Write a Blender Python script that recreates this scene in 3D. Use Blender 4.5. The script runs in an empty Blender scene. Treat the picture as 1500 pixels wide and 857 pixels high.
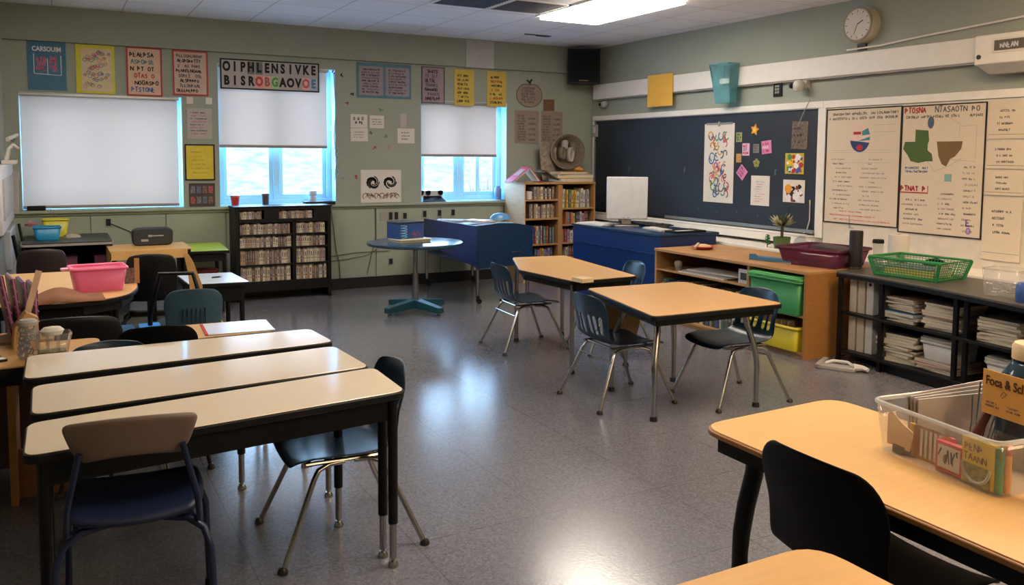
import bpy, math, random
from math import sin, cos, pi, radians as R
from mathutils import Vector, Matrix
S = bpy.context.scene
COL = S.collection
rng = random.Random(7)

# ---------------------------------------------------------------- materials
def lin(c):
    return tuple(((v/255)/12.92 if v/255 <= .04045 else ((v/255+.055)/1.055)**2.4) for v in c)
MATS = {}
def mat(name, rgb, rough=.5, metal=0, var=.06, scale=12, bump=0, bscale=60, stretch=(1,1,1), spec=.5, alpha=1, trans=0, emit=0, rvar=0, coat=0):
    if name in MATS: return MATS[name]
    m = bpy.data.materials.new(name); m.use_nodes = True
    nt = m.node_tree; b = nt.nodes['Principled BSDF']; L = nt.links.new
    tc = nt.nodes.new('ShaderNodeTexCoord'); mp = nt.nodes.new('ShaderNodeMapping')
    mp.inputs['Scale'].default_value = stretch
    L(tc.outputs['Object'], mp.inputs['Vector'])
    n = nt.nodes.new('ShaderNodeTexNoise'); n.inputs['Scale'].default_value = scale; n.inputs['Detail'].default_value = 5
    L(mp.outputs['Vector'], n.inputs['Vector'])
    r = nt.nodes.new('ShaderNodeValToRGB')
    c = lin(rgb)
    r.color_ramp.elements[0].position = .3; r.color_ramp.elements[1].position = .7
    r.color_ramp.elements[0].color = (*[max(0, v*(1-var)) for v in c], 1)
    r.color_ramp.elements[1].color = (*[min(1, v*(1+var)) for v in c], 1)
    L(n.outputs['Fac'], r.inputs['Fac']); L(r.outputs['Color'], b.inputs['Base Color'])
    b.inputs['Roughness'].default_value = rough; b.inputs['Metallic'].default_value = metal
    b.inputs['Specular IOR Level'].default_value = spec
    b.inputs['Coat Weight'].default_value = coat
    if rvar:
        mr = nt.nodes.new('ShaderNodeMapRange'); mr.inputs['To Min'].default_value = rough-rvar; mr.inputs['To Max'].default_value = rough+rvar
        L(n.outputs['Fac'], mr.inputs['Value']); L(mr.outputs['Result'], b.inputs['Roughness'])
    b.inputs['Alpha'].default_value = alpha
    b.inputs['Transmission Weight'].default_value = trans
    if emit:
        b.inputs['Emission Color'].default_value = (*c, 1); b.inputs['Emission Strength'].default_value = emit
    if bump:
        n2 = nt.nodes.new('ShaderNodeTexNoise'); n2.inputs['Scale'].default_value = bscale; n2.inputs['Detail'].default_value = 3
        L(mp.outputs['Vector'], n2.inputs['Vector'])
        bp = nt.nodes.new('ShaderNodeBump'); bp.inputs['Strength'].default_value = bump; bp.inputs['Distance'].default_value = .002
        L(n2.outputs['Fac'], bp.inputs['Height']); L(bp.outputs['Normal'], b.inputs['Normal'])
    MATS[name] = m
    return m

def floor_mat():
    m = mat('vinyl_floor', (112,112,120), .2, var=.12, scale=90, bump=.16, bscale=70, spec=1.0)
    nt = m.node_tree; b = nt.nodes['Principled BSDF']; L = nt.links.new
    tc = nt.nodes.new('ShaderNodeTexCoord')
    v = nt.nodes.new('ShaderNodeTexVoronoi'); v.inputs['Scale'].default_value = 110
    L(tc.outputs['Object'], v.inputs['Vector'])
    cr = nt.nodes.new('ShaderNodeValToRGB'); cr.color_ramp.elements[0].color = (.66,.66,.66,1); cr.color_ramp.elements[1].color = (1.3,1.28,1.25,1)
    L(v.outputs['Color'], cr.inputs['Fac'])
    br = nt.nodes.new('ShaderNodeTexBrick'); br.offset = 0; br.inputs['Scale'].default_value = 1
    br.inputs['Brick Width'].default_value = .61; br.inputs['Row Height'].default_value = .61
    br.inputs['Mortar Size'].default_value = .0025; br.inputs['Color1'].default_value = (1,1,1,1); br.inputs['Color2'].default_value = (.95,.95,.96,1); br.inputs['Mortar'].default_value = (.68,.68,.68,1)
    L(tc.outputs['Object'], br.inputs['Vector'])
    old = b.inputs['Base Color'].links[0].from_socket
    m1 = nt.nodes.new('ShaderNodeMix'); m1.data_type = 'RGBA'; m1.blend_type = 'MULTIPLY'; m1.inputs['Factor'].default_value = .8
    L(old, m1.inputs['A']); L(cr.outputs['Color'], m1.inputs['B'])
    m2 = nt.nodes.new('ShaderNodeMix'); m2.data_type = 'RGBA'; m2.blend_type = 'MULTIPLY'; m2.inputs['Factor'].default_value = 1
    L(m1.outputs['Result'], m2.inputs['A']); L(br.outputs['Color'], m2.inputs['B']); L(m2.outputs['Result'], b.inputs['Base Color'])
    return m

def ceiling_mat():
    m = mat('ceiling_tile', (246,245,246), .9, var=.04, scale=60, bump=.3, bscale=120)
    nt = m.node_tree; b = nt.nodes['Principled BSDF']; L = nt.links.new
    tc = nt.nodes.new('ShaderNodeTexCoord'); mp = nt.nodes.new('ShaderNodeMapping')
    mp.inputs['Location'].default_value = (-.03, -.15, 0)
    L(tc.outputs['Object'], mp.inputs['Vector'])
    br = nt.nodes.new('ShaderNodeTexBrick'); br.offset = 0; br.inputs['Scale'].default_value = 1
    br.inputs['Brick Width'].default_value = .61; br.inputs['Row Height'].default_value = .61
    br.inputs['Mortar Size'].default_value = .006; br.inputs['Color1'].default_value = (1,1,1,1); br.inputs['Color2'].default_value = (.93,.93,.94,1); br.inputs['Mortar'].default_value = (.6,.6,.6,1)
    L(mp.outputs['Vector'], br.inputs['Vector'])
    old = b.inputs['Base Color'].links[0].from_socket
    m2 = nt.nodes.new('ShaderNodeMix'); m2.data_type = 'RGBA'; m2.blend_type = 'MULTIPLY'; m2.inputs['Factor'].default_value = 1
    L(old, m2.inputs['A']); L(br.outputs['Color'], m2.inputs['B']); L(m2.outputs['Result'], b.inputs['Base Color'])
    return m

def blind_mat():
    m = bpy.data.materials.new('blind_fabric'); m.use_nodes = True; nt = m.node_tree; nt.nodes.clear(); L = nt.links.new
    o = nt.nodes.new('ShaderNodeOutputMaterial'); d = nt.nodes.new('ShaderNodeBsdfDiffuse'); t = nt.nodes.new('ShaderNodeBsdfTranslucent')
    mx = nt.nodes.new('ShaderNodeMixShader'); mx.inputs[0].default_value = .082
    tc = nt.nodes.new('ShaderNodeTexCoord'); n = nt.nodes.new('ShaderNodeTexNoise'); n.inputs['Scale'].default_value = 200
    L(tc.outputs['Object'], n.inputs['Vector'])
    cr = nt.nodes.new('ShaderNodeValToRGB'); cr.color_ramp.elements[0].color = (.72,.70,.70,1); cr.color_ramp.elements[1].color = (.80,.79,.79,1)
    L(n.outputs['Fac'], cr.inputs['Fac'])
    L(cr.outputs['Color'], d.inputs['Color']); t.inputs['Color'].default_value = (.90,.56,.41,1)
    L(d.outputs[0], mx.inputs[1]); L(t.outputs[0], mx.inputs[2]); L(mx.outputs[0], o.inputs['Surface'])
    return m

def glass_mat(name, tint=(1,1,1), fac=.06, rough=.02, body=0, bodycol=(.8,.8,.8)):
    """clear thin pane / thin plastic: mostly see-through with a reflection and an optional milky body"""
    if name in MATS: return MATS[name]
    m = bpy.data.materials.new(name); m.use_nodes = True; nt = m.node_tree; nt.nodes.clear(); L = nt.links.new
    o = nt.nodes.new('ShaderNodeOutputMaterial'); t = nt.nodes.new('ShaderNodeBsdfTransparent'); t.inputs['Color'].default_value = (*tint,1)
    g = nt.nodes.new('ShaderNodeBsdfGlossy'); g.inputs['Roughness'].default_value = rough
    lw = nt.nodes.new('ShaderNodeLayerWeight'); lw.inputs['Blend'].default_value = .5
    pw = nt.nodes.new('ShaderNodeMath'); pw.operation = 'POWER'; pw.inputs[1].default_value = 4; L(lw.outputs['Facing'], pw.inputs[0])
    fr = nt.nodes.new('ShaderNodeMath'); fr.operation = 'MULTIPLY_ADD'; fr.inputs[1].default_value = .55; fr.inputs[2].default_value = .035; L(pw.outputs[0], fr.inputs[0])
    tc = nt.nodes.new('ShaderNodeTexCoord'); n = nt.nodes.new('ShaderNodeTexNoise'); n.inputs['Scale'].default_value = 9
    L(tc.outputs['Object'], n.inputs['Vector'])
    mx = nt.nodes.new('ShaderNodeMixShader'); L(fr.outputs[0], mx.inputs[0]); L(t.outputs[0], mx.inputs[1]); L(g.outputs[0], mx.inputs[2])
    last = mx
    if body:
        d = nt.nodes.new('ShaderNodeBsdfDiffuse'); d.inputs['Color'].default_value = (*bodycol,1)
        mr = nt.nodes.new('ShaderNodeMapRange'); mr.inputs['To Min'].default_value = body*.8; mr.inputs['To Max'].default_value = body*1.2
        L(n.outputs['Fac'], mr.inputs['Value'])
        m2 = nt.nodes.new('ShaderNodeMixShader'); L(mr.outputs[0], m2.inputs[0]); L(mx.outputs[0], m2.inputs[1]); L(d.outputs[0], m2.inputs[2]); last = m2
    L(last.outputs[0], o.inputs['Surface'])
    MATS[name] = m
    return m

WALL = mat('wall_paint', (154,160,148), .75, var=.03, scale=3, bump=.1, bscale=200)
SOFF = mat('soffit_paint', (146,150,139), .8, var=.03, scale=3)
LOWW = mat('panel_paint', (158,166,146), .6, var=.03, scale=3)
TRIMW = mat('white_trim', (228,224,216), .5, var=.03)
BASEB = mat('black_baseboard', (18,18,20), .5)
FLOOR = floor_mat(); CEIL = ceiling_mat(); BLIND = blind_mat()
WFRAME = mat('window_frame_sky_tint', (178,230,248), .5, var=.03)  # blue sky glow on frames and linings is put into this colour
PANE = glass_mat('window_glass', (.97,.99,1))
PAPER = mat('white_paper', (214,208,200), .8, var=.04, scale=8)
PAPER2 = mat('grey_paper', (180,172,170), .8, var=.05, scale=8)
INK = mat('black_ink', (28,26,30), .8)
GREY_INK = mat('grey_ink', (96,88,96), .8)
PALE_INK = mat('pale_ink', (150,138,140), .8)
RED_INK = mat('red_ink', (176,52,58), .8)
PINK_INK = mat('pink_ink', (214,110,130), .8)
BLUE_INK = mat('blue_ink', (60,92,160), .8)
GREEN_INK = mat('green_ink', (70,140,80), .8)
ORANGE_INK = mat('orange_ink', (220,150,50), .8)
TEAL_INK = mat('teal_ink', (70,130,140), .8)
WHITE_INK = mat('white_ink', (225,222,225), .8)
YELLOW = mat('yellow_paper', (226,196,70), .8)
CREAM = mat('cream_laminate', (244,228,202), .13, var=.02, scale=5, rvar=.01, spec=1.0, coat=.4)
TAN = mat('tan_laminate', (208,164,106), .34, var=.05, scale=7, stretch=(1,8,1), rvar=.04)
EDGE = mat('black_edge', (9,8,9), .5, spec=.3)
BLKMET = mat('black_metal', (9,9,11), .45, spec=.3)
CHROME = mat('chrome', (170,168,166), .22, 1, var=.02)
GLIDE = mat('glide_metal', (70,66,64), .3, .8)
TEALP = mat('dark_teal_plastic', (13,42,62), .33, var=.08, scale=40, bump=.15, bscale=300)
TEALP2 = mat('slate_teal_plastic', (58,88,104), .4, var=.05, scale=40)
BLKP = mat('black_plastic', (10,10,12), .5, var=.05, spec=.3)
NAVYF = mat('navy_seat', (20,32,62), .5, var=.1, scale=60)
TAUPE = mat('taupe_plastic', (112,94,84), .45, var=.04)
BLUMET = mat('navy_metal', (26,38,72), .35, .2)
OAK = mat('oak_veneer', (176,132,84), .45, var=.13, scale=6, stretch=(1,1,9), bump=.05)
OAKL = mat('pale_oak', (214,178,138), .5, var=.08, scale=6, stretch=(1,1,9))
BROWNW = mat('brown_board', (172,122,66), .5, var=.1, scale=5, stretch=(6,1,1))
NAVYP = mat('navy_panel', (7,46,108), .35, var=.06, scale=5)
NAVYD = mat('navy_panel_dark', (8,42,78), .35, var=.06, scale=5)
BOARD = mat('chalkboard_slate', (34,42,52), .55, var=.12, scale=2.5)
ALU = mat('aluminium', (160,158,152), .35, .7)
DARKTOP = mat('charcoal_top', (74,70,66), .4, var=.1)
GREENP = mat('green_plastic', (52,132,74), .4)
GREENB = mat('basket_green', (40,128,72), .4)
YELP = mat('yellow_plastic', (196,180,40), .4)
PINKP = mat('pink_plastic', (240,112,158), .35, var=.02)
PURP = glass_mat('purple_clear_plastic', (.55,.25,.38), body=.25, bodycol=(.30,.10,.18))
CLEARP = glass_mat('clear_plastic', (.97,.975,.98), body=.055)
CLEARJ = glass_mat('clear_jar_glass', (.95,.96,.96), body=.06)
BLUEG = glass_mat('blue_jug_glass', (.35,.5,.6), body=.25, bodycol=(.08,.13,.18))
GREYP = mat('grey_plastic', (158,154,148), .45)
WHITEP = mat('white_plastic', (205,203,200), .4)
CARD = mat('cardboard', (190,146,96), .8, var=.07)

# ---------------------------------------------------------------- mesh helper
class MB:
    def __init__(s): s.v=[]; s.f=[]; s.m=[]
    def add(s, vs, fs, mi=0):
        o=len(s.v); s.v += [tuple(p) for p in vs]; s.f += [tuple(i+o for i in f) for f in fs]; s.m += [mi]*len(fs); return s
    def box(s,x0,x1,y0,y1,z0,z1,mi=0,M=None):
        vs=[(x,y,z) for z in (z0,z1) for y in (y0,y1) for x in (x0,x1)]
        if M is not None: vs=[tuple(M@Vector(p)) for p in vs]
        return s.add(vs,[(0,2,3,1),(4,5,7,6),(0,1,5,4),(2,6,7,3),(0,4,6,2),(1,3,7,5)],mi)
    def cbox(s,cx,cy,cz,w,d,h,mi=0,M=None): return s.box(cx-w/2,cx+w/2,cy-d/2,cy+d/2,cz-h/2,cz+h/2,mi,M)
    def prism(s,poly,z0,z1,mi=0,f=None):
        n=len(poly); vs=[(x,y,z0) for x,y in poly]+[(x,y,z1) for x,y in poly]
        if f: vs=[f(*p) for p in vs]
        return s.add(vs,[tuple(range(n))[::-1],tuple(range(n,2*n))]+[(i,(i+1)%n,n+(i+1)%n,n+i) for i in range(n)],mi)
    def xz(s,poly,y0,y1,mi=0):   # outline in x,z extruded along y
        return s.prism(poly,y0,y1,mi,lambda a,b,c:(a,c,b))
    def tube(s,pts,r,n=10,mi=0,cap=True):
        pts=[Vector(p) for p in pts]; rs=r if isinstance(r,(list,tuple)) else [r]*len(pts)
        o=len(s.v); prev=None
        for i,p in enumerate(pts):
            if i==0: t=pts[1]-p
            elif i==len(pts)-1: t=p-pts[i-1]
            else: t=(pts[i+1]-p).normalized()+(p-pts[i-1]).normalized()
            t.normalize()
            if prev is None:
                a=Vector((0,0,1)) if abs(t.z)<.9 else Vector((1,0,0)); u=t.cross(a).normalized()
            else:
                u=(prev-t*prev.dot(t)).normalized()
            prev=u; w=t.cross(u)
            for k in range(n):
                a=2*pi*k/n; s.v.append(tuple(p+(u*cos(a)+w*sin(a))*rs[i]))
        for i in range(len(pts)-1):
            for k in range(n):
                s.f.append((o+i*n+k,o+i*n+(k+1)%n,o+(i+1)*n+(k+1)%n,o+(i+1)*n+k)); s.m.append(mi)
        if cap:
            s.f.append(tuple(o+k for k in range(n))[::-1]); s.m.append(mi)
            e=o+(len(pts)-1)*n; s.f.append(tuple(e+k for k in range(n))); s.m.append(mi)
        return s
    def lathe(s,prof,c=(0,0,0),n=24,mi=0,sx=1,sy=1,cap=False):
        o=len(s.v)
        for r,z in prof:
            for k in range(n):
                a=2*pi*k/n; s.v.append((c[0]+r*cos(a)*sx,c[1]+r*sin(a)*sy,c[2]+z))
        for i in range(len(prof)-1):
            for k in range(n):
                s.f.append((o+i*n+k,o+i*n+(k+1)%n,o+(i+1)*n+(k+1)%n,o+(i+1)*n+k)); s.m.append(mi)
        if cap:
            s.f.append(tuple(o+k for k in range(n))[::-1]); s.m.append(mi)
            e=o+(len(prof)-1)*n; s.f.append(tuple(e+k for k in range(n))); s.m.append(mi)
        return s
    def xf(s,M,start=0):
        for i in range(start,len(s.v)): s.v[i]=tuple(M@Vector(s.v[i]))
        return s
    def build(s,name,mats,parent=None,bevel=0,smooth=True,solid=0,sub=0,ang=40):
        me=bpy.data.meshes.new(name); me.from_pydata(s.v,[],s.f)
        if not isinstance(mats,(list,tuple)): mats=[mats]
        for m in mats: me.materials.append(m)
        me.polygons.foreach_set('material_index',s.m)
        me.update()
        if smooth:
            me.shade_smooth(); me.set_sharp_from_angle(angle=R(ang))
        ob=bpy.data.objects.new(name,me); COL.objects.link(ob)
        if parent: ob.parent=parent
        if solid:
            q=ob.modifiers.new('solid','SOLIDIFY'); q.thickness=solid; q.offset=0
        if sub:
            q=ob.modifiers.new('sub','SUBSURF'); q.levels=sub; q.render_levels=sub
        if bevel:
            q=ob.modifiers.new('bevel','BEVEL'); q.width=bevel; q.segments=2; q.limit_method='ANGLE'; q.angle_limit=R(45)
        return ob

def tag(o,label,cat,group=None,kind=None):
    o['label']=label; o['category']=cat
    if group: o['group']=group
    if kind: o['kind']=kind
    return o
def thing(name,label,cat,loc=(0,0,0),rz=0,group=None):
    o=bpy.data.objects.new(name,None); COL.objects.link(o); o.empty_display_size=.1
    o.location=loc; o.rotation_euler=(0,0,rz); return tag(o,label,cat,group)
def struct(name,mb,m,bevel=0):
    o=mb.build(name,m,bevel=bevel,smooth=False); o['kind']='structure'; return o
def dup(root,loc,rz=None,label=None,group=None):
    r=root.copy(); COL.objects.link(r); r.location=loc
    if rz is not None: r.rotation_euler=(0,0,rz)
    if label: r['label']=label
    if group: r['group']=group
    for ch in list(root.children):
        c=ch.copy(); COL.objects.link(c); c.parent=r
        for g in list(ch.children):
            d=g.copy(); COL.objects.link(d); d.parent=c
    return r
def arc(cx,cy,r,a0,a1,n):
    return [(cx+r*cos(R(a0+(a1-a0)*i/n)),cy+r*sin(R(a0+(a1-a0)*i/n))) for i in range(n+1)]
def rounded(poly,r,n=5):
    """round the corners of a polygon (list of xy)"""
    out=[]; N=len(poly)
    for i in range(N):
        p=Vector(poly[i]); a=Vector(poly[i-1])-p; b=Vector(poly[(i+1)%N])-p
        rr=min(r,a.length*.45,b.length*.45); A=p+a.normalized()*rr; B=p+b.normalized()*rr
        for k in range(n+1):
            t=k/n; q=A*(1-t)**2+p*2*t*(1-t)+B*t*t; out.append((q.x,q.y))
    return out
def inset(poly,d):
    c=Vector((sum(p[0] for p in poly)/len(poly),sum(p[1] for p in poly)/len(poly)))
    out=[]; N=len(poly)
    for i in range(N):
        p=Vector(poly[i]); a=(Vector(poly[i-1])-p).normalized(); b=(Vector(poly[(i+1)%N])-p).normalized()
        s=abs(a.x*b.y-a.y*b.x); out.append(tuple(p+(a+b)*(d/max(s,.3))))
    return out
def text_mesh(name,s,size,m,parent,x,z,y=-.004,squash=1,bold=0,rot=0,mirror=False):
    cu=bpy.data.curves.new('t','FONT'); cu.body=s; cu.size=size; cu.align_x='CENTER'; cu.align_y='CENTER'; cu.offset=bold; cu.extrude=.0004
    cu.resolution_u=3
    o=bpy.data.objects.new('t',cu); COL.objects.link(o)
    bpy.context.view_layer.update()
    me=bpy.data.meshes.new_from_object(o.evaluated_get(bpy.context.evaluated_depsgraph_get()))
    bpy.data.objects.remove(o); bpy.data.curves.remove(cu)
    me.transform(Matrix.Translation((x,y,z))@Matrix.Rotation(R(90),4,'X')@Matrix.Rotation(R(rot),4,'Z')@Matrix.Diagonal((squash,1,1,1)))
    me.materials.clear(); me.materials.append(m)
    ob=bpy.data.objects.new(name,me); COL.objects.link(ob); ob.parent=parent
    return ob
def stroke(M,pts,w,y=-.0035,mi=0):
    """pen line on a sheet (local x,z plane), a thin raised ribbon"""
    for (a,b) in zip(pts,pts[1:]):
        dx=b[0]-a[0]; dz=b[1]-a[1]; l=math.hypot(dx,dz) or 1e-6; nx=-dz/l*w/2; nz=dx/l*w/2
        M.add([(a[0]-nx,y,a[1]-nz),(b[0]-nx,y,b[1]-nz),(b[0]+nx,y,b[1]+nz),(a[0]+nx,y,a[1]+nz)],[(0,1,2,3)],mi)
def glyph(M,x,z,h,w,g,t,mi=0):
    k=g.randrange(7)
    if k==0: P=[[(0,0),(0,1)],[(0,1),(.8,.5),(0,.4)]]
    elif k==1: P=[[(.1*0+.5+.45*cos(a*.9),.5+.5*sin(a*.9)) for a in range(8)]]
    elif k==2: P=[[(0,1),(1,1)],[(.5,1),(.5,0)]]
    elif k==3: P=[[(0,0),(.5,1),(1,0)],[(.2,.4),(.8,.4)]]
    elif k==4: P=[[(0,1),(0,0),(.8,0)],[(0,.5),(.6,.5)]]
    elif k==5: P=[[(1,.9),(.4,1),(.1,.7),(.9,.35),(.6,0),(0,.1)]]
    else: P=[[(0,0),(0,1),(1,0),(1,1)]]
    for q in P: stroke(M,[(x+a*w,z+b*h) for a,b in q],t,mi=mi)
def rows(M,x0,x1,z0,z1,n,g,fill=.6,mi=0,var=0,t=None):
    """n rows of illegible handwriting between z1 (top) and z0"""
    p=(z1-z0)/n; h=p*fill; t=t or h*.24
    for i in range(n):
        z=z1-(i+1)*p+(p-h)/2; x=x0+ (g.random()*var*(x1-x0)*.4 if var else 0); e=x1-g.random()*var*(x1-x0)
        while x<e-h*.6:
            if g.random()<.86: glyph(M,x,z,h*(.8+.3*g.random()),h*.6,g,t,mi)
            x+=h*.74
def sheet(name,label,cat,wall,u0,u1,z0,z1,m,off=.004,group=None,rot=0,frame=None,fw=.015,th=.003,rnd=0):
    """flat paper thing hung on the back wall ('b': u is X) or right wall ('r': u is Y, u0 is left in view = larger)"""
    w=abs(u1-u0); h=z1-z0
    loc=((u0+u1)/2,YB-off,z0) if wall=='b' else (XR-off,(u0+u1)/2,z0)
    t=thing(name,label,cat,loc,0 if wall=='b' else R(-90),group)
    poly=[(-w/2,0),(w/2,0),(w/2,h),(-w/2,h)]
    if rnd: poly=rounded(poly,rnd)
    s=MB().xz(poly,-th,0).build('paper_sheet' if not frame else 'backing',m,t)
    if rot:
        t.rotation_euler=(0,R(rot),0) if wall=='b' else (0,0,R(-90)); 
        if wall=='r': t.rotation_mode='QUATERNION'; t.rotation_quaternion=(Matrix.Rotation(R(-90),3,'Z')@Matrix.Rotation(R(rot),3,'Y')).to_quaternion()
    if frame:
        F=MB(); F.box(-w/2,w/2,-th-.004,0,0,fw); F.box(-w/2,w/2,-th-.004,0,h-fw,h); F.box(-w/2,-w/2+fw,-th-.004,0,fw,h-fw); F.box(w/2-fw,w/2,-th-.004,0,fw,h-fw)
        F.build('border',frame,t)
    return t,w,h

# ---------------------------------------------------------------- room shell
YB=9.4; XR=6.3; XL=-.4; H=2.95; YC=-2.6; XLL=-2.2; YJ=5.2
struct('floor',MB().box(XLL,XR,YC,YB,-.1,0),FLOOR)
struct('ceiling',MB().box(XLL,XR,YC,YB,H,H+.1),CEIL)
WINS=[(-.28,1.19,.985,2.13),(1.55,2.82,.985,2.50),(3.86,5.02,.985,2.20)]
W=MB(); TH=.30
xs=[XL-.3]+[v for a in WINS for v in a[:2]]+[XR+.3]
for i in range(0,8,2): W.box(xs[i],xs[i+1],YB,YB+TH,0,H)
for (a,b,z0,z1) in WINS: W.box(a,b,YB,YB+TH,0,z0); W.box(a,b,YB,YB+TH,z1,H)
struct('wall_back',W,WALL)
struct('wall_right',MB().box(XR,XR+.3,YC,YB,0,H),WALL)
struct('wall_left',MB().box(XL-.3,XL,YJ,YB,0,H).box(XLL,XL-.3,YJ,YJ+.3,0,H).box(XLL-.3,XLL,YC,YJ+.3,0,H),WALL)
struct('wall_front',MB().box(XLL-.3,XR+.3,YC-.3,YC,0,H),WALL)
struct('trim_1',MB().box(XL,XR,YB-.06,YB,2.615,H),SOFF)            # soffit band
struct('trim_2',MB().box(XL,4.97,YB-.07,YB,.955,.985).box(XL,4.97,YB-.035,YB,.925,.955),LOWW,bevel=.004)   # sill ledge
P=MB()
for a,b in ((-.38,.3),(.31,1.0),(1.01,1.6),(1.61,2.72),(2.73,3.28),(3.29,4.1),(4.11,4.93)): P.box(a,b,YB-.02,YB,.125,.92)
struct('trim_3',P,LOWW,bevel=.003)
struct('baseboard_back',MB().box(XL,XR,YB-.03,YB,0,.12),BASEB)
struct('baseboard_right',MB().box(XR-.03,XR,YC,YB-.03,0,.12),BASEB)
for i,(a,b,z0,z1) in enumerate(WINS):
    w=bpy.data.objects.new('window_%d'%(i+1),None); COL.objects.link(w); w['kind']='structure'; w.location=((a+b)/2,YB+.16,z0)
    hw=(b-a)/2; hh=z1-z0; F=MB(); t=.06
    F.box(-hw,hw,0,.08,0,t); F.box(-hw,hw,0,.08,hh-t,hh); F.box(-hw,-hw+t,0,.08,t,hh-t); F.box(hw-t,hw,0,.08,t,hh-t)
    if i: F.box(-.035,.035,-.01,.07,t,hh-t)
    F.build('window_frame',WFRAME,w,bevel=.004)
    Sh=MB()
    for x0,x1,y in ((-hw+t,-.035,.02),(.035,hw-t,.045)):
        Sh.box(x0,x0+.045,y-.012,y+.012,t,hh-t); Sh.box(x1-.045,x1,y-.012,y+.012,t,hh-t); Sh.box(x0+.045,x1-.045,y-.012,y+.012,t,t+.05); Sh.box(x0+.045,x1-.045,y-.012,y+.012,hh-t-.05,hh-t)
    if i==2: Sh.box(.24,.29,.035,.06,t,hh-t)
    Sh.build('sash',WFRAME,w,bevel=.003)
    MB().box(-hw+t,-.03,.018,.022,t,hh-t).build('pane',PANE,w); MB().box(.03,hw-t,.043,.047,t,hh-t).build('pane',PANE,w)
    J=MB(); J.box(-hw,-hw+.006,-.158,0,0,hh); J.box(hw-.006,hw,-.158,0,0,hh); J.box(-hw,hw,-.158,0,hh-.006,hh); J.box(-hw,hw,-.158,0,0,.008)
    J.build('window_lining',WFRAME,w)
# roller blinds
def blind(a,b,zt,zb,label,y=YB+.05):
    t=thing('roller_blind',label,'blind',((a+b)/2,y,zb),0,None); hw=(b-a)/2; h=zt-zb
    MB().add([(-hw,0,0),(hw,0,0),(hw,0,h),(-hw,0,h)],[(0,1,2,3)]).build('blind_fabric',BLIND,t)
    MB().tube([(-hw,.01,.012),(hw,.01,.012)],.013,8).box(-hw,hw,-.006,.0,0,.03).build('hem_bar',mat('hem_grey',(150,140,136),.6),t)
    MB().box(-hw-.012,hw+.012,-.045,.04,h,h+.03).build('head_rail',ALU,t,bevel=.004)
    return t
blind(-.272,1.148,2.095,.998,'wide white roller blind pulled fully down over the leftmost window',YB+.03)
blind(1.565,2.735,2.465,1.615,'white roller blind half down behind the letter banner in the middle window')
blind(3.87,4.90,2.165,1.53,'narrower white roller blind half down in the window nearest the corner')

# ceiling fixtures
def troffer(x,y,lab,on=True,group=None,s=6):
    t=thing('ceiling_light',lab,'light',(x,y,H),0,group)
    F=MB(); hw,hl=.37,.735
    F.box(-hw,hw,-hl,-hl+.03,-.02,0).box(-hw,hw,hl-.03,hl,-.02,0).box(-hw,-hw+.03,-hl+.03,hl-.03,-.02,0).box(hw-.03,hw,-hl+.03,hl-.03,-.02,0)
    F.build('frame',TRIMW,t)
    MB().prism(rounded([(-hw+.03,-hl+.03),(hw-.03,-hl+.03),(hw-.03,hl-.03),(-hw+.03,hl-.03)],.02),-.05,-.002).build('diffuser',DIFF[0],t)
    return t
LAMP=13.0
DIFF=[mat('lamp_diffuser',(255,243,228),.5,var=0,emit=LAMP)]
t0=troffer(4.635,6.66,'bright rectangular fluorescent ceiling light above the far tables')
DIFF[0]=mat('warm_lamp_diffuser',(255,218,172),.5,var=0,emit=LAMP*1.15)
tw=troffer(4.635,2.4,'warm ceiling light above the near right table, out of view overhead')
dup(tw,(2.2,-.9,H),label='added unseen ceiling light behind the viewer on the right side')  # unseen lamp added to raise the room light
dup(t0,(2.2,2.4,H),label='added unseen ceiling light between the cream tables and the near right table')  # added lamp above the view, brightens the middle of the room
dup(tw,(4.635,-.9,H),label='added unseen ceiling light behind the viewer by the right wall')  # another unseen lamp, added for more light from behind
dup(t0,(.6,6.3,H),label='unseen ceiling light added to brighten the left tables, beyond the top of the frame')  # added out of view because the left side was too dark
VENT=mat('vent_grey',(84,84,90),.6); VENT2=mat('vent_blue_grey',(60,66,82),.5)
for (x,y,m,l) in ((3.38,7.02,VENT2,'dark blue grey ceiling vent grille left of its twin'),(3.97,7.02,VENT,'brown grey ceiling vent grille beside the bright ceiling light')):
    t=thing('ceiling_vent',l,'vent',(x,y,H),0)
    F=MB(); a=.29
    F.box(-a,a,-a,-a+.02,-.012,0).box(-a,a,a-.02,a,-.012,0).box(-a,-a+.02,-a,a,-.012,0).box(a-.02,a,-a,a,-.012,0); F.build('frame',TRIMW,t)
    F=MB(); F.box(-a+.02,a-.02,-a+.02,a-.02,-.003,0)
    for k in range(11): F.box(-a+.02,a-.02,-a+.04+k*.05,-a+.055+k*.05,-.011,-.003)
    F.build('grille',m,t)
t=thing('ceiling_tile_clip','small dark bent strip on the ceiling near the corner speaker','clip',(4.95,8.6,H),0)
MB().box(-.13,.06,-.012,.012,-.008,0).box(.06,.22,-.01,.07,-.008,0).build('strip',mat('dark_strip',(60,58,58),.6),t)

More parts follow.
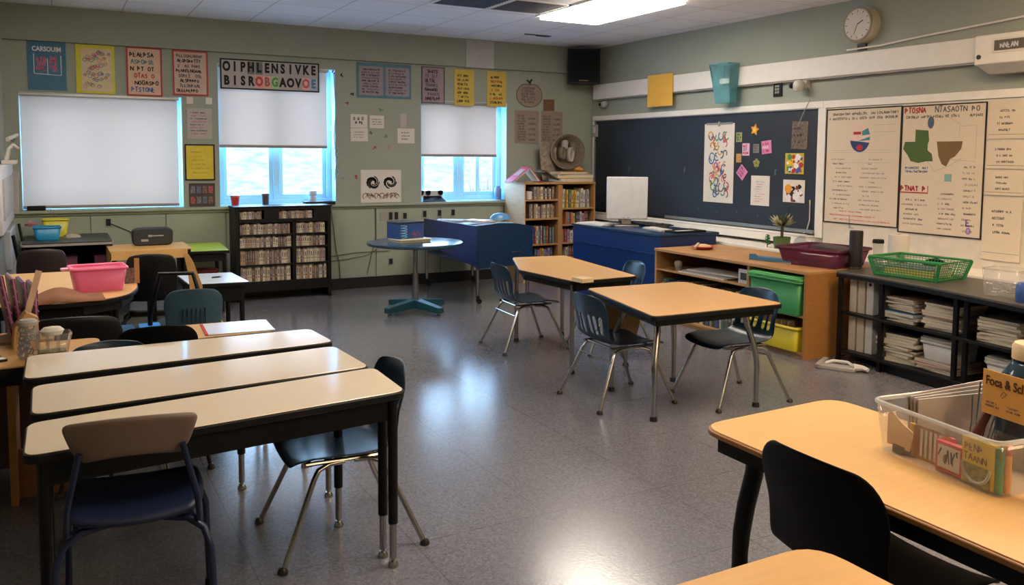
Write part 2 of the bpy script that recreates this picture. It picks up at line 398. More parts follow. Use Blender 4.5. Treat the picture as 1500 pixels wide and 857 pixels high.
# ---------------------------------------------------------------- chairs
def shell_bm(sc=1,slots=True,wide=1):
    prof=[(-.235,.405,.36),(-.215,.43,.40),(-.15,.442,.42),(-.05,.437,.425),(.06,.434,.42),(.13,.44,.41),(.172,.465,.40),(.192,.505,.385),(.203,.535,.38),(.212,.565,.38),(.221,.60,.385),(.23,.635,.40),(.242,.69,.405),(.25,.735,.39),(.257,.768,.34),(.266,.785,.27)]
    nc=15; M=MB(); 
    for i,(y,z,w) in enumerate(prof):
        back=max(0,min(1,(z-.46)/.15))
        for k in range(nc):
            u=k/(nc-1)*2-1
            yy=y-back*.035*u*u; zz=z+(1-back)*(.012*abs(u)**3-.008*(1-u*u))
            if i>=13: zz-=.012*u*u
            M.v.append((u*w/2*wide,yy,zz))
    for i in range(len(prof)-1):
        for k in range(nc-1):
            if slots and 7<=i<=10 and k in (2,4,6,7,9,11) and not (k in(6,7) and False):
                if k in (2,4,6,9,11) : continue
            M.f.append((i*nc+k,i*nc+k+1,(i+1)*nc+k+1,(i+1)*nc+k)); M.m.append(0)
    return M
def make_chair(label,shell=TEALP,legm=CHROME,group=None,slots=True,glide=GLIDE,sc=1):
    t=thing('school_chair',label,'chair',(0,0,0),0,group)
    t.scale=(sc,sc,sc*.89)
    shell_bm(slots=slots).build('seat_shell',shell,t,solid=.008,sub=1)
    F=MB()
    F.tube([(-.15,-.15,.405),(.15,-.15,.405)],.009,8); F.tube([(-.15,.13,.41),(.15,.13,.41)],.009,8)
    F.tube([(-.15,-.17,.41),(-.15,.15,.41)],.010,8); F.tube([(.15,-.17,.41),(.15,.15,.41)],.010,8)
    F.build('seat_frame',legm,t)
    for sx in (-1,1):
        for sy in (-1,1):
            L=MB().tube([(sx*.15,sy*.02,.402),(sx*.155,sy*.08,.40),(sx*.17,sy*.125,.385),(sx*.18,sy*.145,.35),(sx*.24,sy*.275,.015)],[.0115]*4+[.0105],10)
            l=L.build('leg',legm,t)
            MB().lathe([(0,.03),(.012,.028),(.019,.014),(.02,.004),(.014,0),(0,0)],(sx*.242,sy*.279,0),12).build('glide',glide,l)
    MB().tube([(-.19,.165,.33),(.19,.165,.33)],.005,6).build('brace',legm,t)
    return t
ch=make_chair('dark teal plastic school chair pushed under the right end of the cream tables')
ch.location=(.985,3.275,0); ch.rotation_euler=(0,0,R(-92))
dup(ch,(3.32,5.9,0),R(86),'dark teal school chair at the left side of the far tan table')
dup(ch,(3.125,4.34,0),R(88),'dark teal school chair at the left side of the nearer tan table')
dup(ch,(3.80,4.03,0),R(-94),'dark teal school chair at the right end of the nearer tan table')
c=dup(ch,(3.92,5.55,0),R(-100),'pale topped teal chair behind the far tan table, only its back rim showing')
c2=make_chair('small slate teal school chair facing away, beside the white desk at the left',TEALP2,GLIDE,sc=.92,slots=False)
M=MB()
for k in range(6): M.cbox(-.075+.03*k,.236+.0,.60,.006,.006,.10)
M.build('rib_pattern',TEALP,c2)
c2.scale=(.85,.85,.93); c2.location=(.74,5.6,0); c2.rotation_euler=(0,0,R(176))
c3=make_chair('black plastic chair tucked against the long side of the near right table',mat('jet_plastic',(6,6,7),.6,spec=.15),BLKMET,slots=False,sc=1.05)
c3.scale=(1.05,1.05,1.02); c3.location=(1.93,1.47,0); c3.rotation_euler=(0,0,R(88))
c4=dup(c3,(.42,4.28,0),R(178),'black round backed chair tucked behind the farthest cream table'); c4.scale=(.93,.93,.93); c4.location.y=4.53
c5=dup(ch,(.20,3.965,0),R(2),'slate blue chair whose back rim barely shows behind the cream tables'); c5.scale=(.89,.89,.89)
c6=make_chair('dark brown chair at the bottom right corner of the near right table',mat('dark_brown_plastic',(66,50,38),.5),BLKMET,slots=False,sc=1)
c6.location=(1.82,.70,0); c6.rotation_euler=(0,0,R(88))

# front stacking chair with taupe back
t=thing('classroom_chair','navy seated chair with a taupe back and blue frame at the near cream table','chair',(.20,2.88,0),R(174))
bp=rounded([(-.165,.755),(-.205,.845),(.205,.845),(.165,.755)],.03)
B=MB()
n=14
for layer in (0,1):
    for j,zf in enumerate((0,.33,.66,1)):
        pass
V=[];Fc=[]
for j in range(7):
    f=j/6; hw=.142+.050*f**.7; z=.665+.122*f
    if j==6: hw-=.018
    if j==0: hw-=.012
    for k in range(n+1):
        u=k/n*2-1; V.append((u*hw,.235-.03*u*u+.015*f,z-.006*(u*u) - (0.012*u*u if j==0 else 0)+(-.008*u*u if j==6 else 0)))
for j in range(6):
    for k in range(n): a=j*(n+1)+k; Fc.append((a,a+1,a+n+2,a+n+1))
MB().add(V,Fc).build('backrest',TAUPE,t,solid=.02,sub=1)
V=[];Fc=[]
for j in range(9):
    f=j/8; y=-.215+.41*f; hw=.205-.02*abs(f-.5)-(.03 if j in(0,8) else 0)
    for k in range(n+1):
        u=k/n*2-1; V.append((u*hw,y+.02*u*u*(1 if f<.5 else -1),.455+.012*u*u-.018*(1-abs(2*f-1)**2)*(1-u*u)-(.012 if j in (0,8) else 0)))
for j in range(8):
    for k in range(n): a=j*(n+1)+k; Fc.append((a,a+1,a+n+2,a+n+1))
MB().add(V,Fc).build('seat',NAVYF,t,solid=.03,sub=1)
for sx in (-1,1):
    MB().tube([(sx*.165,.12,.41),(sx*.185,.19,.43),(sx*.176,.225,.52),(sx*.138,.245,.69)],.0095,10).build('back_upright',BLUMET,t)
    for sy in (-1,1):
        l=MB().tube([(sx*.08,sy*.13,.425),(sx*.15,sy*.15,.42),(sx*.195,sy*.17,.39),(sx*.215,sy*.185,.33),(sx*.225,sy*.23,.012)],.0115,10).build('leg',BLUMET,t)
        MB().lathe([(0,.03),(.015,.03),(.017,.004),(.012,0),(0,0)],(sx*.225,sy*.232,0),10).build('glide',BLKP,l)
F=MB().tube([(-.16,-.14,.43),(-.16,.15,.43)],.009,8).tube([(.16,-.14,.43),(.16,.15,.43)],.009,8)
F.box(-.12,-.06,.1,.14,.425,.437).box(.06,.12,.1,.14,.425,.437).build('seat_frame',BLUMET,t)

# ---------------------------------------------------------------- tables
def make_table(label,quad,z,top,edge,legs,legmode='straight',apron=True,r=.05,group=None,th=.03,name='classroom_table',cat='table',apm=BLKMET,ah=.085):
    cx=sum(p[0] for p in quad)/len(quad); cy=sum(p[1] for p in quad)/len(quad)
    t=thing(name,label,cat,(cx,cy,0),0,group)
    q=[(p[0]-cx,p[1]-cy) for p in quad]
    MB().prism(rounded(q,r),z-th,z-.004).build('edge_band',edge,t,bevel=.004)
    MB().prism(rounded(inset(q,.006),r),z-.004,z).build('tabletop',top,t,bevel=.002)
    if apron:
        qi=inset(q,.05); A=MB(); N=len(qi)
        for i in range(N):
            a=Vector((*qi[i],0)); b=Vector((*qi[(i+1)%N],0)); d=(b-a); l=d.length; d.normalize(); nrm=Vector((-d.y,d.x,0))*.008
            A.add([tuple(p+Vector((0,0,zz))) for zz in (z-th-ah,z-th) for p in (a-nrm,b-nrm,b+nrm,a+nrm)],[(0,1,2,3)[::-1],(4,5,6,7),(0,1,5,4),(1,2,6,5),(2,3,7,6),(3,0,4,7)])
        A.build('apron',apm,t)
    for (lx,ly,kind) in legs:
        x=lx-cx; y=ly-cy
        if kind=='b':      # black leg, chrome insert and glide
            l=MB().tube([(x,y,z-th-.01),(x,y,.17)],.0185,12).build('leg',BLKMET,t)
            MB().tube([(x,y,.17),(x,y,.035)],.0135,12).tube([(x,y,.035),(x,y,.022)],[.008,.008],8).lathe([(0,.024),(.014,.022),(.02,.008),(.02,0),(0,0)],(x,y,0),12).build('leg_insert',CHROME,l)
        elif kind=='c':    # chrome leg
            l=MB().tube([(x,y,z-th-.01),(x,y,.02)],.017,12).build('leg',CHROME,t)
            MB().lathe([(0,.03),(.02,.028),(.024,.01),(.024,0),(0,0)],(x,y,0),12).build('glide',GLIDE,l)
        elif kind[0] in 'kK':  # bent leg: starts inward, ends at foot
            dx,dy=kind[1],kind[2]; m=CHROME if kind[0]=='k' else BLKP
            l=MB().tube([(x+dx,y+dy,z-th-.005),(x+dx*.75,y+dy*.75,z-.16),(x+dx*.3,y+dy*.3,z-.27),(x+dx*.06,y+dy*.06,z-.36),(x,y,z-.42),(x,y,.02)],[.02,.02,.019,.0185,.0175,.015] if kind[0]=='k' else [.03,.03,.03,.029,.027,.027],12).build('leg',m,t)
            MB().lathe([(0,.03),(.02,.028),(.024,.01),(.024,0),(0,0)],(x,y,0),12).build('glide',GLIDE,l)
    return t
Z=.68
make_table('nearest of the three cream topped tables, the taupe backed chair in front of it',[(-.108,2.732),(1.125,2.874),(1.135,3.262),(-.106,3.078)],Z,CREAM,EDGE,[(-.055,2.80,'b'),(1.08,2.91,'b'),(1.072,3.0,'b'),(-.05,3.03,'b')],group='cream topped tables')
make_table('middle one of the three cream topped tables',[(-.097,3.165),(1.124,3.275),(1.101,3.717),(-.101,3.573)],Z,CREAM,EDGE,[(-.055,3.24,'b'),(1.0,3.34,'b'),(1.05,3.66,'b'),(-.06,3.53,'b')],group='cream topped tables')
make_table('farthest of the three cream topped tables, next to the oak desk',[(-.133,3.687),(1.128,3.798),(1.105,4.141),(-.131,4.12)],Z,CREAM,EDGE,[(.72,3.93,'b'),(-.08,3.75,'b'),(1.05,4.07,'b'),(-.08,4.06,'b')],group='cream topped tables')
make_table('far tan topped table in front of the blue desk',[(3.10,5.60),(3.154,4.906),(3.727,4.926),(3.918,6.233),(3.424,6.302)],Z,TAN,EDGE,[(3.20,4.99,'c'),(3.68,5.0,'c'),(3.36,6.1,'c'),(3.84,6.15,'c')],r=.045,ah=.05,apm=EDGE)
tb=make_table('nearer tan topped table in the middle of the room with curved chrome legs',[(2.88,3.664),(3.858,3.641),(3.896,4.618),(3.095,4.663)],Z-.01,TAN,EDGE,[(3.05,3.86,('k',.10,.10)),(3.80,3.80,('k',-.06,.06)),(3.72,4.5,('k',-.06,-.04)),(3.2,4.5,('k',.06,-.06))],r=.05,ah=.04,apm=EDGE)
TANE=mat('tan_edge',(170,120,66),.4)
make_table('long tan topped table at the right edge with the clear storage bin on it',[(1.80,.35),(2.47,.35),(2.47,2.09),(1.82,2.07)],Z,TAN,TANE,[(1.95,2.0,('K',.04,-.03)),(2.40,2.0,('K',-.04,-.03)),(2.40,.5,('K',-.04,.03)),(1.98,.45,('K',.04,.03))],r=.09,ah=.06,apm=EDGE,th=.022)
make_table('tan topped table corner at the bottom edge nearest the viewer',[(.72,.55),(1.49,.5),(1.49,1.30),(.76,1.30)],Z,TAN,TANE,[(.85,.65,('K',.04,.03)),(1.42,.6,('K',-.04,.03)),(1.42,1.22,('K',-.04,-.03)),(.85,1.22,('K',.04,-.03))],r=.09,ah=.045,apm=EDGE)
MB().xz([(-.14,.36),(.12,.30),(.16,.42),(.13,.64),(-.14,.64)],-.006,.006).xf(Matrix.Translation((-.12,.42,0))).build('hanging_panel',CARD,tb)
# pale card hinge between two tan tables
t=thing('paper_pad','small cream paper pad standing between the two tan tables','pad',(3.13,4.80,.648),R(4))
MB().box(-.05,.05,-.06,.06,0,.03).build('pages',mat('cream_pad',(214,190,150),.7),t,bevel=.002)
t.location=(3.2,4.86,.68)



# ---------------------------------------------------------------- books
BOOKC=[(150,128,108),(196,182,160),(120,96,84),(176,150,120),(206,196,182),(98,84,80),(160,140,136),(214,204,170)]
COLC=[(60,84,120),(150,60,56),(196,186,170),(84,110,90),(214,170,60),(70,60,66),(170,130,150),(206,200,196),(110,120,140),(190,110,70)]
PAGE=mat('book_pages',(208,196,172),.8,var=.1,scale=80)
def bookmesh(key,w,h,d,rgb,stripe=None):
    """upright book: x thickness, spine facing -y, bottom at z 0"""
    c=mat('cover_%d_%d_%d'%rgb,rgb,.6,var=.18,scale=25)
    M=MB(); c_=.0015
    M.box(-w/2,w/2,0,c_,0,h,0); M.box(-w/2,-w/2+c_,c_,d,0,h,0); M.box(w/2-c_,w/2,c_,d,0,h,0)
    M.box(-w/2+c_,w/2-c_,c_,d-.004,.003,h-.004,1)
    if stripe:
        M.box(-w*.3,w*.3,-.0006,0,h*.25,h*.32,2); M.box(-w*.22,w*.22,-.0006,0,h*.45,h*.78,2)
    o=M.build(key,[c,PAGE]+([GREY_INK if stripe=='k' else PALE_INK] if stripe else []),smooth=False)
    return o
BOOKS={}
def book_row(x0,x1,y,z,rz,origin,h,d,label,group,pal,name='book',tmin=.012,tmax=.022,lean=0,g=None,zero=0,gap=.1,hv=.12):
    """fill a shelf between x0 and x1 (local to the shelf's frame) with individual books"""
    g=g or rng; x=x0; M=Matrix.Translation(origin)@Matrix.Rotation(rz,4,'Z')
    while x<x1-tmin:
        w=min(g.uniform(tmin,tmax),x1-x); rgb=g.choice(pal); k=(round(w,3),rgb,round(h,3),round(d,3),g.random()<.6)
        key=(round(w*250),rgb,round(h,2),round(d,2))
        hh=h
        if key not in BOOKS:
            o=bookmesh(name,w-.001,h,d,rgb,'k' if sum(rgb)>420 else 'w'); BOOKS[key]=o; first=True
        else:
            o=BOOKS[key].copy(); COL.objects.link(o)
        s=g.uniform(1-hv,1); a=g.uniform(-lean,lean) if lean else 0
        p=M@Vector((x+w/2,y+g.uniform(0,.012),z))
        if a:
            p.z+=abs(sin(a))*w/2; 
        o.matrix_world=Matrix.Translation(p)@Matrix.Rotation(rz,4,'Z')@Matrix.Rotation(a,4,'Y')@Matrix.Diagonal((1,1,s,1))
        tag(o,label,'book',group)
        x+=w+(abs(sin(a))*h*.9 if a else 0)+.0008
        if g.random()<gap*.3: x+=.02

# black book rack below the middle window
t=thing('book_rack','black slatted rack holding rows of cream paperbacks under the middle window','bookshelf',(2.135,9.0,0))
F=MB(); hw=.505
for a_ in (-hw,hw-.04): MB().box(a_,a_+.04,0,.33,.0,.985).build('side_frame',BLKMET,t,bevel=.003)
MB().box(-hw-.01,hw+.01,-.01,.34,.985,1.0).build('top',BLKMET,t,bevel=.003)
MB().box(-hw+.04,hw-.04,.30,.315,.14,.985).build('back_panel',BLKMET,t)
lev=[.865,.705,.565,.385,.205]
for z in lev: MB().box(-hw+.04,hw-.04,.0,.30,z-.018,z).build('shelf',BLKMET,t)
F=MB()
for zt,z in ((.835,.835),(.985,.962),(.685,.66+.055),(.55,.575),(.385,.40)): pass
for (a,b) in ((.958,.985),(.828,.865-.018),(.712+.0,.712),(.0,.0)): 
    if b>a: F.box(-hw+.04,hw-.04,-.002,.012,a,b)
F.box(.085,.12,-.002,.30,.187,.847); F.box(-.21,-.06,-.002,.012,.865,.958); F.box(.315,.465,-.002,.012,.865,.958)
F.box(-hw+.04,hw-.04,-.004,.012,.10,.187)
F.build('front_rail',BLKMET,t); 
for sx in (-1,1): MB().box(sx*hw-.02-.02*sx,sx*hw+.02-.02*sx,0,.04,-.0,.02).build('foot',BLKMET,t)
O=(2.135,9.0,0); g=random.Random(3)
nm=['top','second','third','fourth','lowest']
for i,(z,h) in enumerate(zip(lev,(.085,.115,.125,.165,.165))):
    spans=[(-.455,-.225),(-.05,.31)] if i==0 else [(-.455,.075),(.13,.455)]
    for j,(a,b) in enumerate(spans):
        book_row(a,b,.02,z,0,O,h,.13,'worn cream paperback in the %s row, %s side of the black book rack'%(nm[i],'left' if j==0 else 'right'),'paperbacks in the black rack, %s row %s'%(nm[i],'left' if j==0 else 'right'),BOOKC,g=g,tmin=.018,tmax=.028,gap=0,lean=0)

# corner bookcase
t=thing('bookcase','pale oak bookcase with two bays in the far right corner','bookcase',(5.485,8.85,0))
hw=.515
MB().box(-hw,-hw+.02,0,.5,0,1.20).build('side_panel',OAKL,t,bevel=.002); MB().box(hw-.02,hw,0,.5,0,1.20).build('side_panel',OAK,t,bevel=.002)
MB().box(-.03,.03,0,.49,0,1.19).build('divider',OAK,t,bevel=.002)
MB().box(-hw,hw,-.005,.5,1.20,1.225).build('top',OAK,t,bevel=.003)
MB().box(-hw+.02,hw-.02,.48,.49,.05,1.2).build('back_panel',mat('dark_oak',(96,70,48),.6,var=.1),t)
MB().box(-hw+.02,hw-.02,.03,.05,0,.06).build('plinth',OAK,t)
LS=[.06,.27,.47,.785,1.015]; RS=[.06,.29,.475,.70,.905]
for z in LS: MB().box(-hw+.02,-.03,.0,.48,z-.018,z).build('shelf',OAK,t)
for z in RS: MB().box(.03,hw-.02,.0,.48,z-.018,z).build('shelf',OAK,t)
O=(5.485,8.85,0); g=random.Random(11)
for j,(LSx,xa,xb,side) in enumerate(((LS,-.485,-.04,'left'),(RS,.035,.485,'right'))):
    for i,z in enumerate(LSx):
        top=(LSx[i+1]-.018 if i<4 else 1.2); gapz=top-z
        if i==0: continue
        x0=xa+(.13 if (j==0 and i==4) else .02+ (.04 if i%2 else 0)); h=min(gapz*.86,.24)
        pal=BOOKC if (j==0 and i>=3) else COLC
        book_row(x0,xb-.02,.03,z,0,O,h,.17,'upright book on the %s shelf in the %s bay of the corner bookcase'%(['bottom','fourth','third','second','top'][i],side),'books in the corner bookcase, %s bay %s shelf'%(side,['bottom','fourth','third','second','top'][i]),pal,g=g,tmin=.018,tmax=.034,lean=.05 if not(j==0 and i==3) else .02,gap=.5,hv=.2)
# white mug on the left top shelf
t=thing('mug','white mug with a round handle on the top left shelf of the corner bookcase','mug',(5.08,8.93,1.015))
MB().lathe([(0,.002),(.035,.002),(.038,.02),(.038,.10),(.034,.10),(.034,.01),(0,.008)],n=20).build('body',PAPER,t)
MB().tube([(.036+.028*sin(R(a)),0,.055+.03*cos(R(a))) for a in range(0,181,20)],.006,8).build('handle',PAPER,t)
# on top of bookcase
PINKC=mat('crimson_cover',(206,60,100),.5)
t=thing('picture_book','crimson picture book standing open like a tent on the corner bookcase','book',(5.08,9.0,1.225),R(-8))
B=MB()
for s_,a in ((-1,38),(1,-30)):
    M=Matrix.Translation((0,0,.185))@Matrix.Rotation(R(s_*(50 if s_<0 else 38)),4,'Y')
    B.box(-.004,.0,-.13,.13,-.295 if s_<0 else -.24,0,0,Matrix.Translation((0,0,.185))@Matrix.Rotation(R(52 if s_<0 else -40),4,'Y'))
B.build('cover',PINKC,t)
P=MB(); M=Matrix.Translation((0,0,.185))@Matrix.Rotation(R(52),4,'Y'); P.box(.0,.018,-.12,.12,-.28,-.006,0,M)
M=Matrix.Translation((0,0,.185))@Matrix.Rotation(R(-40),4,'Y'); P.box(-.02,-.004,-.12,.12,-.21,-.006,0,M); P.build('pages',PAGE,t)
D=MB(); M=Matrix.Translation((0,0,.185))@Matrix.Rotation(R(52),4,'Y'); D.box(-.006,-.004,-.08,.08,-.17,-.05,0,M); D.build('cover_patch',PAPER2,t)
D=MB().box(-.13,.13,-.1305,-.13,0,.001); 
t=thing('magazine','grey magazine drooping open beside the crimson book on the corner bookcase','magazine',(5.36,8.98,1.225),R(0))
V=[];Fc=[];n=12
for i in range(n+1):
    u=i/n; x=-.10+.30*u; z=.155*max(0,1-u*1.02)**1.3+ .004 if u>.12 else .11+.37*u
    V+= [(x,-.10,z),(x,.12,z+.01)]
for i in range(n): Fc.append((2*i,2*i+2,2*i+3,2*i+1))
MB().add(V,Fc).build('cover',mat('grey_magazine',(92,84,76),.4,var=.4,scale=14),t,solid=.010)
for i,(w,d,h,rgb,dx,lab) in enumerate(((.50,.28,.05,(196,160,112),0,'thick tan book, bottom of the stack on the corner bookcase'),(.52,.26,.045,(206,178,134),-.0,'wide cream book in the middle of the stack on the corner bookcase'),(.42,.25,.035,(190,140,70),-.03,'ochre book on top of the stack on the corner bookcase'),)):
    z=1.225+sum((.05,.045,.035)[:i])
    t=thing('book',lab,'book',(5.72+dx,8.99,z),R((2,-3,4)[i]),'books stacked on the corner bookcase')
    c=mat('stack_cover_%d'%i,rgb,.6)
    MB().box(-w/2,w/2,-d/2,d/2,0,.004).box(-w/2,w/2,-d/2,d/2,h-.004,h).box(-w/2,w/2,d/2-.004,d/2,.004,h-.004).build('cover',c,t,bevel=.002)
    MB().box(-w/2+.006,w/2-.006,-d/2+.006,d/2-.004,.004,h-.004).build('pages',PAGE,t)
t=thing('dried_gourd','small ochre gourd shape on the book stack in the corner','ornament',(5.80,8.93,1.355))
MB().lathe([(0,0),(.035,.004),(.05,.02),(.042,.04),(.02,.052),(.012,.062),(0,.066)],n=18,sx=1.3,cap=False).build('body',mat('gourd',(206,140,60),.6,var=.15),t)
MB().tube([(0,0,.06),(.012,0,.08)],.004,6).build('stem',BROWNW,t)
# woven wire basket on its side, with rolled papers
WIRE=mat('woven_grey',(126,112,98),.6,var=.3,scale=40)
t=thing('wire_basket','round woven grey basket with rolled papers on the book stack in the corner','basket',(5.72,9.16,1.36),R(0))
B=MB(); c=Vector((0.03,0,.24))
for k in range(12):
    a=k*15; 
    B.tube([(c.x+.25*cos(R(b))*cos(R(a)),-.05+.07*sin(R(a*2))+.16*abs(sin(R(a)))*0,c.z+.22*sin(R(b))) for b in range(0,361,15)] if k<1 else [(c.x+(.25-.014*k)*cos(R(b)),-.06+.016*k,c.z+(.22-.011*k)*sin(R(b))) for b in range(0,361,18)],.008,6)
for k in range(24):
    b=R(k*15); B.tube([(c.x+.25*cos(b),-.06,c.z+.22*sin(b)),(c.x+.18*cos(b),.04,c.z+.16*sin(b)),(c.x+.09*cos(b),.11,c.z+.09*sin(b)),(c.x,.12,c.z)],.006,5)
B.build('weave',WIRE,t)
for k,(x,z,r_,a) in enumerate(((-.06,.22,.05,10),(.06,.2,.06,-14),(.1,.3,.04,20),(-.02,.33,.035,-5))):
    P=MB(); pts=[(x+ (r_*.6)*cos(R(q))*(1-q/1500),-.10+.0*q,z+r_*1.7*sin(R(q))*(1-q/1500)) for q in range(0,540,20)]
    V=[];
    for p in pts: V+=[(p[0],-.10,p[2]),(p[0],.06,p[2])]
    P.add(V,[(2*i,2*i+2,2*i+3,2*i+1) for i in range(len(pts)-1)]); P.build('rolled_paper',PAPER2 if k%2 else WIRE,t,solid=.002)
t=thing('paper_pack','bundle of patterned grey leaflets left of the round basket in the corner','paper',(5.50,9.02,1.225),R(-6))
t.location=(5.50,9.20,1.225)
for k in range(4): 
    M=Matrix.Rotation(R(-6+4*k),4,'Y'); MB().box(-.075+.01*k,.075+.01*k,-.02+.012*k,-.012+.012*k,.0,.50-.02*k,0,M).build('leaflet',mat('leaflet_print',(140,126,112),.7,var=.5,scale=22),t)

# blue study desk
t=thing('study_desk','navy blue study desk with raised side screens and castors under the window by the corner','desk',(3.82,7.80,0))
MB().add([(0,0,.385),(0.02,0,.385),(.02,0,.82),(0,0,.82),(0,1.42,.52),(.02,1.42,.52),(.02,1.42,.80),(0,1.42,.80)],[(0,1,2,3),(7,6,5,4),(0,3,7,4),(1,5,6,2),(3,2,6,7),(0,4,5,1)]).build('side_screen',NAVYP,t)
MB().xz([(.0,.37),(.66,.40),(.66,.80),(.46,.835),(.25,.845),(0,.825)],-.02,0).build('end_screen',NAVYD,t,bevel=.003)
MB().box(.02,.70,0,1.42,.72,.745).build('desktop',NAVYP,t); MB().box(.02,.55,0.02,1.40,.40,.415).build('under_shelf',NAVYP,t)
MB().box(.52,.56,-.021,-.018,.515,.525).box(.40,.52,-.0215,-.02,.53,.54).build('slot',CHROME,t)
for (x,y) in ((.02,.02),(.62,.02),(.02,1.38),(.62,1.38)):
    l=MB().tube([(x,y,.72),(x,y,.09)],.019,12).build('leg',CHROME,t)
    MB().tube([(x+.02,y-.012,.028),(x+.02,y+.012,.028)],.028,14).box(x-.01,x+.02,y-.014,y+.014,.03,.09).build('castor',BLKP,l)
for k,(x,y,rz,rgb,w,d) in enumerate(((4.05,8.15,20,(206,196,180),.30,.22),(4.2,8.35,-12,(170,70,60),.26,.2),(4.1,8.6,35,(150,160,150),.3,.22),(4.32,8.7,5,(196,130,70),.26,.2),(4.02,8.9,-30,(190,190,186),.3,.2),(4.3,8.1,60,(120,150,130),.22,.18),(4.15,8.45,-60,(214,210,200),.28,.2))):
    t=thing('magazine',['cream','red','sage','orange','white','green','ivory'][k]+' magazine in the messy spread on the navy study desk','magazine',(x,y,.745+.012*k),R(rz))
    MB().box(-w/2,w/2,-d/2,d/2,0,.011).build('pages',PAPER,t); MB().box(-w/2,w/2,-d/2,d/2,.011,.0118).build('cover',mat('mag_%d'%k,rgb,.4,var=.35,scale=16),t)
t=thing('plastic_bowl','small pale blue upturned bowl on the navy study desk','bowl',(4.38,8.35,.745+.085))
t.location=(4.42,8.42,.83)
MB().lathe([(.13,0),(.125,.01),(.115,.035),(.08,.06),(.03,.072),(0,.074)],n=26,sy=.7).build('shell',mat('pale_blue_plastic',(90,150,200),.3),t)

# round table
t=thing('round_table','round slate blue pedestal table with a teal four footed base','table',(3.10,7.70,0))
MB().lathe([(0,.665),(.44,.665),(.468,.672),(.472,.685),(.468,.697),(.455,.70),(0,.70)],n=64).build('tabletop',mat('slate_blue_top',(44,72,96),.22,var=.06),t)
MB().tube([(-.14,0,.655),(.14,0,.655)],.02,8).tube([(0,-.14,.655),(0,.14,.655)],.02,8).build('top_support',BLKMET,t)
MB().tube([(0,0,.66),(0,0,.38)],.022,16).tube([(0,0,.38),(0,0,.10)],.032,16).tube([(0,0,.37),(0,0,.39)],.036,16).build('column',CHROME,t)
TEALM=mat('teal_metal',(24,72,84),.4)
for a in (20,110,200,290):
    Mx=Matrix.Rotation(R(a),4,'Z'); B=MB()
    B.add([(-.0,-.05,.045),(-.0,.05,.045),(0,.05,.135),(0,-.05,.135),(.37,-.035,.03),(.37,.035,.03),(.37,.035,.085),(.37,-.035,.085)],[(0,1,2,3)[::-1],(4,5,6,7),(0,4,7,3),(1,2,6,5),(3,7,6,2),(0,1,5,4)]).xf(Mx)
    l=B.build('base_arm',TEALM,t,bevel=.006)
    MB().lathe([(0,.035),(.008,.035),(.01,.02),(.022,.012),(.022,0),(0,0)],tuple(Mx@Vector((.33,0,0))),12).build('glide',CHROME,l)
# things on it
t=thing('tray','cream rectangular tray under the blue box on the round table','tray',(3.05,7.72,.70),R(6))
MB().prism(rounded([(-.17,-.13),(.17,-.13),(.17,.13),(-.17,.13)],.03),0,.022).build('base',mat('cream_tray',(196,186,150),.5),t,bevel=.004)
MB().prism(rounded([(-.18,-.14),(.18,-.14),(.18,.14),(-.18,.14)],.03),.022,.034).build('rim',mat('cream_tray_rim',(206,198,168),.5),t,bevel=.003)
t=thing('box','blue box with white swirls on its end standing on the round table','box',(3.02,7.76,.734),R(14))
BX=mat('royal_blue_card',(38,72,132),.5,var=.15)
MB().box(-.15,.15,-.1,.1,0,.145).build('carton',BX,t,bevel=.003); MB().box(-.152,.152,-.102,.102,.145,.165).build('lid',mat('dark_lid',(40,40,42),.5),t,bevel=.003)
D=MB()
for k in range(5): stroke(D,[(-.14+.09*abs(sin(R(a))),.02+.025*k+.012*cos(R(a*1.0))) for a in range(10,180,17)],.006,y=-.1015)
D.build('swirl_print',mat('pale_blue_ink',(130,190,230),.6),t)
D=MB(); g=random.Random(5)
for k in range(5): stroke(D,[(.02+.02*k+g.uniform(-.01,.01),.02+g.uniform(0,.05)) for _ in range(5)],.005,y=-.1015)
D.build('red_print',RED_INK,t)

# navy chest / long desk under the board
t=thing('storage_chest','long navy blue cabinet under the chalkboard with the monitor on it','cabinet',(5.05,6.40,0))
MB().add([(0.05,0,.02),(.75,0,.02),(.75,1.55,.02),(.05,1.55,.02),(0.05,0,.775),(.75,0,.775),(.75,1.55,.775),(.05,1.55,.775)],[(3,2,1,0),(4,5,6,7),(0,1,5,4),(1,2,6,5),(2,3,7,6),(3,0,4,7)]).build('body',NAVYP,t,bevel=.004)
MB().box(.03,.78,-.01,1.56,.775,.80).build('top',NAVYD,t,bevel=.004)
MB().box(.042,.05,.02,1.53,.60,.604).box(.042,.05,.02,1.53,.2,.204).build('panel_line',mat('navy_line',(30,66,130),.4),t)
t=thing('monitor','white all in one computer monitor seen from behind on the navy cabinet','monitor',(5.40,7.36,.80),R(-30))
B=MB().box(-.22,.22,-.012,.012,.075,.53).build('back_shell',mat('monitor_white',(196,198,202),.4),t,bevel=.008)
MB().box(-.222,.222,.012,.02,.073,.532).build('screen',BLKP,t)
MB().box(-.05,.05,.03,.05,.02,.2).box(-.05,.05,.02,.03,.12,.2).build('stand_arm',ALU,t); MB().box(-.13,.13,-.06,.13,0,.012).build('stand_base',ALU,t,bevel=.003)
MB().box(-.05,-.02,-.014,-.012,.075,.095).box(.0,.03,-.014,-.012,.075,.095).build('port',GREYP,t)
t=thing('paper_stack','curling white paper sheets at the left of the navy cabinet top','paper',(5.24,7.70,.80),R(12))
for k in range(4): MB().box(-.14+.01*k,.14+.01*k,-.22,.2,.004*k,.004*k+.003).build('page',PAPER,t)
t=thing('keyboard','cream keyboard lying on the navy cabinet in front of the monitor','keyboard',(5.36,6.78,.80),R(80))
MB().box(-.2,.2,-.07,.07,0,.018).build('case',GREYP,t,bevel=.004)
K=MB(); 
